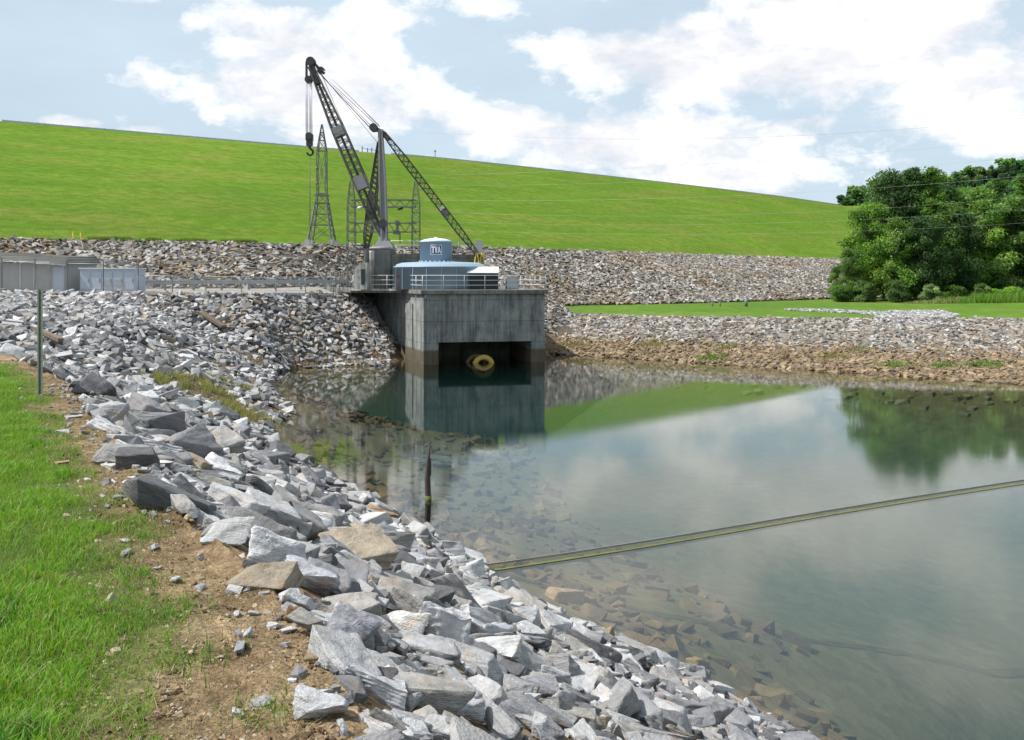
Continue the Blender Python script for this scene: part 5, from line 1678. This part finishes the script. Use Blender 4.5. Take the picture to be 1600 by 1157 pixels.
# ---------------------------------------------------------------- trees
def crown_mesh(name, seed, h, rad, base, nl, leaf, lobes, cols, style='broad'):
    rnd = np.random.default_rng(seed); rr = random.Random(seed)
    C = []; 
    for i in range(lobes):
        t = (i + .5) / lobes
        z = base + (h - base) * (t ** .9)
        if style == 'broad': env = rad * math.sin(math.pi * min(1, .22 + .70 * t)) ** .7
        elif style == 'pine': env = rad * (1 - t) ** .75 + .25
        else: env = rad * (1.0 - .5 * t)
        a = rr.uniform(0, 6.28); d = env * math.sqrt(rr.random()) * .75
        r = (rad * .42 if style != 'pine' else rad * .33) * rr.uniform(.65, 1.15) * (1 - .35 * t)
        C.append((d * math.cos(a), d * math.sin(a), z, r, r * (rr.uniform(.6, .85)), rr.uniform(.72, 1.25)))
    C = np.array(C)
    w = C[:, 3] ** 2; w /= w.sum()
    idx = rnd.choice(len(C), nl, p=w)
    dv = rnd.normal(size=(nl, 3)); dv /= np.linalg.norm(dv, axis=1)[:, None]
    k = rnd.random(nl) ** .35
    k = k * (1 + .16 * rnd.normal(size=nl))
    c = C[idx]
    P = np.stack([c[:, 0] + dv[:, 0] * k * c[:, 3], c[:, 1] + dv[:, 1] * k * c[:, 3], c[:, 2] + dv[:, 2] * k * c[:, 4]], 1)
    P[:, 2] = np.maximum(P[:, 2], .15)
    nrm = dv * .6 + rnd.normal(size=(nl, 3)) * .55 + np.array([0, 0, .35]); nrm /= np.linalg.norm(nrm, axis=1)[:, None]
    a = np.cross(nrm, rnd.normal(size=(nl, 3))); a /= np.linalg.norm(a, axis=1)[:, None]
    b = np.cross(nrm, a)
    s = leaf * rnd.uniform(.6, 1.35, nl)[:, None]
    a *= s; b *= s * (.62 if style != 'pine' else .35)
    v = np.stack([P - a, P - b * .9 + a * .1, P + a, P + b * .9 - a * .1], 1).reshape(-1, 3)
    f = np.arange(nl * 4).reshape(-1, 4)
    me = mesh_np(name, v, f, M['leaves'])
    cc = np.array([cols[i % len(cols)] for i in range(len(C))])[idx] * c[:, 5:6] * rnd.uniform(.8, 1.25, (nl, 1))
    vattr(me, 'tint', np.repeat(cc, 4, 0))
    return me, C
def trunk_mesh(seed, h, rad, C, r0):
    m = MB(); rr = random.Random(seed)
    top = Vector((rr.uniform(-.3, .3), rr.uniform(-.3, .3), h * .9))
    pts = [Vector((0, 0, -.3)), Vector((rr.uniform(-.1, .1), rr.uniform(-.1, .1), h * .3)), Vector((rr.uniform(-.2, .2), rr.uniform(-.2, .2), h * .6)), top]
    m.tube(pts, lambda t: r0 * (1 - .85 * t), 8)
    for c in C[::2]:
        z0 = max(.6, c[2] - rad * .5) * .85; z0 = min(z0, h * .8)
        p0 = Vector((0, 0, z0)); p1 = Vector((c[0], c[1], c[2]))
        m.tube([p0, p0.lerp(p1, .5) + Vector((0, 0, -.1)), p1], lambda t: r0 * .38 * (1 - .75 * t), 5)
    me = bpy.data.meshes.new('trunk'); me.from_pydata([tuple(v) for v in m.v], [], m.f); me.materials.append(M['bark']); me.polygons.foreach_set('use_smooth', m.sm)
    return me
G1 = [(.085, .165, .026), (.105, .19, .03), (.06, .125, .024), (.13, .21, .038)]
G2 = [(.055, .11, .03), (.07, .135, .034), (.042, .085, .026)]
G3 = [(.13, .19, .055), (.10, .155, .045), (.16, .21, .075)]
PROT = {}
def proto(key, *a, **k):
    me, C = crown_mesh('crown', *a, **k)
    PROT[key] = (me, trunk_mesh(a[0], a[1], a[2], C, max(.12, a[1] * .018)), a[1])
proto('b1', 1, 13.5, 4.6, 1.2, 15000, .17, 46, G1); proto('b2', 2, 12, 4.2, .6, 14000, .17, 42, G1[1:] + G3[:1]); proto('b3', 3, 15, 4.4, 2.0, 15000, .17, 48, G2)
proto('p1', 4, 16, 3.3, 1.5, 14000, .19, 54, G2, style='pine'); proto('p2', 5, 17, 3.0, 2.5, 13000, .19, 50, G1[:3] + G2[:1], style='pine')
proto('s1', 6, 3.6, 2.2, .3, 6000, .12, 20, G3); proto('s2', 7, 2.4, 2.0, .1, 5000, .11, 16, G1)
proto('h1', 8, 13, 4.0, 1.0, 3200, .42, 26, G2); proto('h2', 9, 14, 3.4, 1.0, 3000, .42, 26, G2 + G1[:1], style='pine'); proto('h3', 10, 11, 4.4, .5, 3200, .42, 26, G1)
def tree(key, x, y, z, h, name, label, cat, group, rz, col=(1, 1, 1), wide=1.0):
    me, tm, h0 = PROT[key]; s = h / h0
    root = empty(name, (x, y, z), label, cat, group); root.rotation_euler.z = rz; root.scale = (s * wide, s * wide, s)
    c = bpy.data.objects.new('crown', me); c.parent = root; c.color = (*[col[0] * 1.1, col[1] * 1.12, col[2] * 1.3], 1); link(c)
    t = bpy.data.objects.new('trunk', tm); t.parent = root; link(t)
FRONT = [ # px of trunk, depth, top py, proto, tint, width, label
 (1326, 121, 392, 'b2', (1, 1, 1), .95, 'short bushy tree at the left end of the wood, its crown reaching the ground'),
 (1358, 123, 322, 'b1', (1.35, 1.35, 1), 1.0, 'bright green broad-leaved tree near the left end of the wood'),
 (1395, 127, 270, 'b3', (1, .95, .9), 1.0, 'tall dark ragged-topped tree, first tall one from the left of the wood'),
 (1427, 126, 263, 'p1', (1, 1, 1), 1.15, 'tall pointed dark conifer rising highest in the left part of the wood'),
 (1455, 125, 264, 'p2', (1.2, 1.2, 1), 1.2, 'tall conifer with a lighter crown right beside the pointed dark one'),
 (1400, 120, 345, 'b2', (1.25, 1.25, 1.1), 1.0, 'mid-green round tree in front of the tall dark conifers'),
 (1448, 119, 340, 'b3', (.85, .85, .9), 1.1, 'dark dense tree in the front row with deep shade under it'),
 (1482, 124, 320, 'b1', (.9, .9, .9), 1.05, 'dark rounded tree in the middle of the wood edge'),
 (1505, 122, 335, 'b3', (.8, .8, .8), 1.0, 'shaded low tree in the middle of the wood edge'),
 (1545, 126, 318, 'b2', (1.6, 1.5, 1.5), 1.1, 'pale green loose-leaved tree right of the middle of the wood'),
 (1525, 131, 300, 'b1', (1.15, 1.15, 1), 1.15, 'tall mid-green tree behind the pale one at the right of the wood'),
 (1582, 128, 312, 'b1', (.95, .95, .9), 1.1, 'broad tree at the right side of the wood behind tall grass'),
 (1618, 126, 315, 'b3', (.9, .9, .9), 1.1, 'dark tree cut by the right edge of the picture'),
 (1640, 124, 340, 'b1', (.9, .9, .9), 1.1, 'tree mostly outside the right edge of the picture'),
 (1381, 131, 284, 'b1', (.9, .95, .9), .9, 'tree standing behind the gap left of the first tall dark tree'),
 (1412, 133, 272, 'b3', (1, 1, .95), .95, 'tall tree behind, between the first tall tree and the pointed conifer'),
 (1442, 134, 272, 'b1', (1, 1, .9), .95, 'tall tree standing behind, between the two tall conifers'),
 (1474, 133, 290, 'b3', (1.05, 1.05, 1), 1.0, 'tree standing behind, just right of the lighter conifer'),
 (1495, 136, 300, 'b1', (1, 1, 1), 1.0, 'tree in the back row over the middle of the wood'),
 (1306, 122, 420, 'b2', (1.1, 1.15, 1), .9, 'lowest tree at the very left tip of the wood, over the stone slope'),
 (1560, 140, 282, 'p1', (1.2, 1.2, 1), 1.25, 'tall conifer standing back at the right of the wood'),
 (1600, 145, 275, 'p2', (1, 1, 1), 1.3, 'tall conifer farthest right in the back row'),
]
for i, (px, Y, top, key, col, wd, lab) in enumerate(FRONT):
    x = (px - 800) / FPX * Y; z = H(x, Y); zt = EYE + (HZ - top) / FPX * Y
    tree(key, x, Y, z, zt - z, 'pine_tree' if key[0] == 'p' else 'broadleaf_tree', lab, 'tree', 'trees at the edge of the wood', i * 1.3, col, wd * (1.0 if key[0] == 'p' else .95))
SHR = [(1316, 119, 448, 's2', (1, 1, 1), 'low dark bush at the left foot of the wood'), (1352, 118, 442, 's1', (.8, .9, .8), 'dark bush under the left trees'), (1455, 116, 446, 's1', (1.9, 1.8, 2.2), 'pale grey-green bush in front of the dark trees'),
       (1400, 117, 440, 's1', (.7, .8, .7), 'shaded bush under the middle trees'), (1490, 117.5, 448, 's2', (.8, .9, .8), 'low bush right of the pale one'), (1535, 117, 445, 's1', (1, 1.1, .9), 'green bush below the right trees'),
       (1585, 117, 450, 's2', (1.9, 1.9, 1.2), 'bright green bush in the tall grass at the right edge'), (1555, 116, 453, 's2', (1.6, 1.7, 1.2), 'fresh green low bush among tall grass'), (1620, 116, 448, 's2', (1.9, 1.9, 1.2), 'bright bush cut by the right edge')]
for i, (px, Y, top, key, col, lab) in enumerate(SHR):
    x = (px - 800) / FPX * Y; z = H(x, Y); zt = EYE + (HZ - top) / FPX * Y
    tree(key, x, Y, z, max(1.2, zt - z), 'bush', lab, 'bush', 'bushes at the foot of the wood', i * 2.1, col, 1.15)
# wooded hill behind
cnt = 0
def hill_tree(px, Y, top, key, col, hh=None):
    x = (px - 800) / FPX * Y; z = H(x, Y); zt = EYE + (HZ - top) / FPX * Y
    h = hh or max(7, min(19, zt - z)); 
    if hh is None: z = zt - h
    tree(key, x, Y, z, h, 'hill_tree', 'dark tree on the wooded hill behind the end of the dam', 'tree', 'trees on the wooded hill', random.uniform(0, 6), col, random.uniform(.9, 1.3))
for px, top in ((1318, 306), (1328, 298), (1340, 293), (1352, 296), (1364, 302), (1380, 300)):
    hill_tree(px, 392 + random.uniform(-5, 15), top, random.choice(('h1', 'h2', 'h3')), (.85, .95, 1.1))  # bluish leaf tint: distance haze put into the colour
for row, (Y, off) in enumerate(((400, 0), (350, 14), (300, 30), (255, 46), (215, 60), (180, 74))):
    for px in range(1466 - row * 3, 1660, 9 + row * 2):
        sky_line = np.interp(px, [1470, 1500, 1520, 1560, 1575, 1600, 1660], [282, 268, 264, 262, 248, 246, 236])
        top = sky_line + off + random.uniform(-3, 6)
        hill_tree(px + random.uniform(-4, 4), Y + random.uniform(-12, 12), top, random.choice(('h1', 'h2', 'h3')), tuple(k * random.uniform(.75, 1.1) for k in (.95, 1.05, 1.5)))  # leaf colour pushed to blue to imitate haze over the far hill
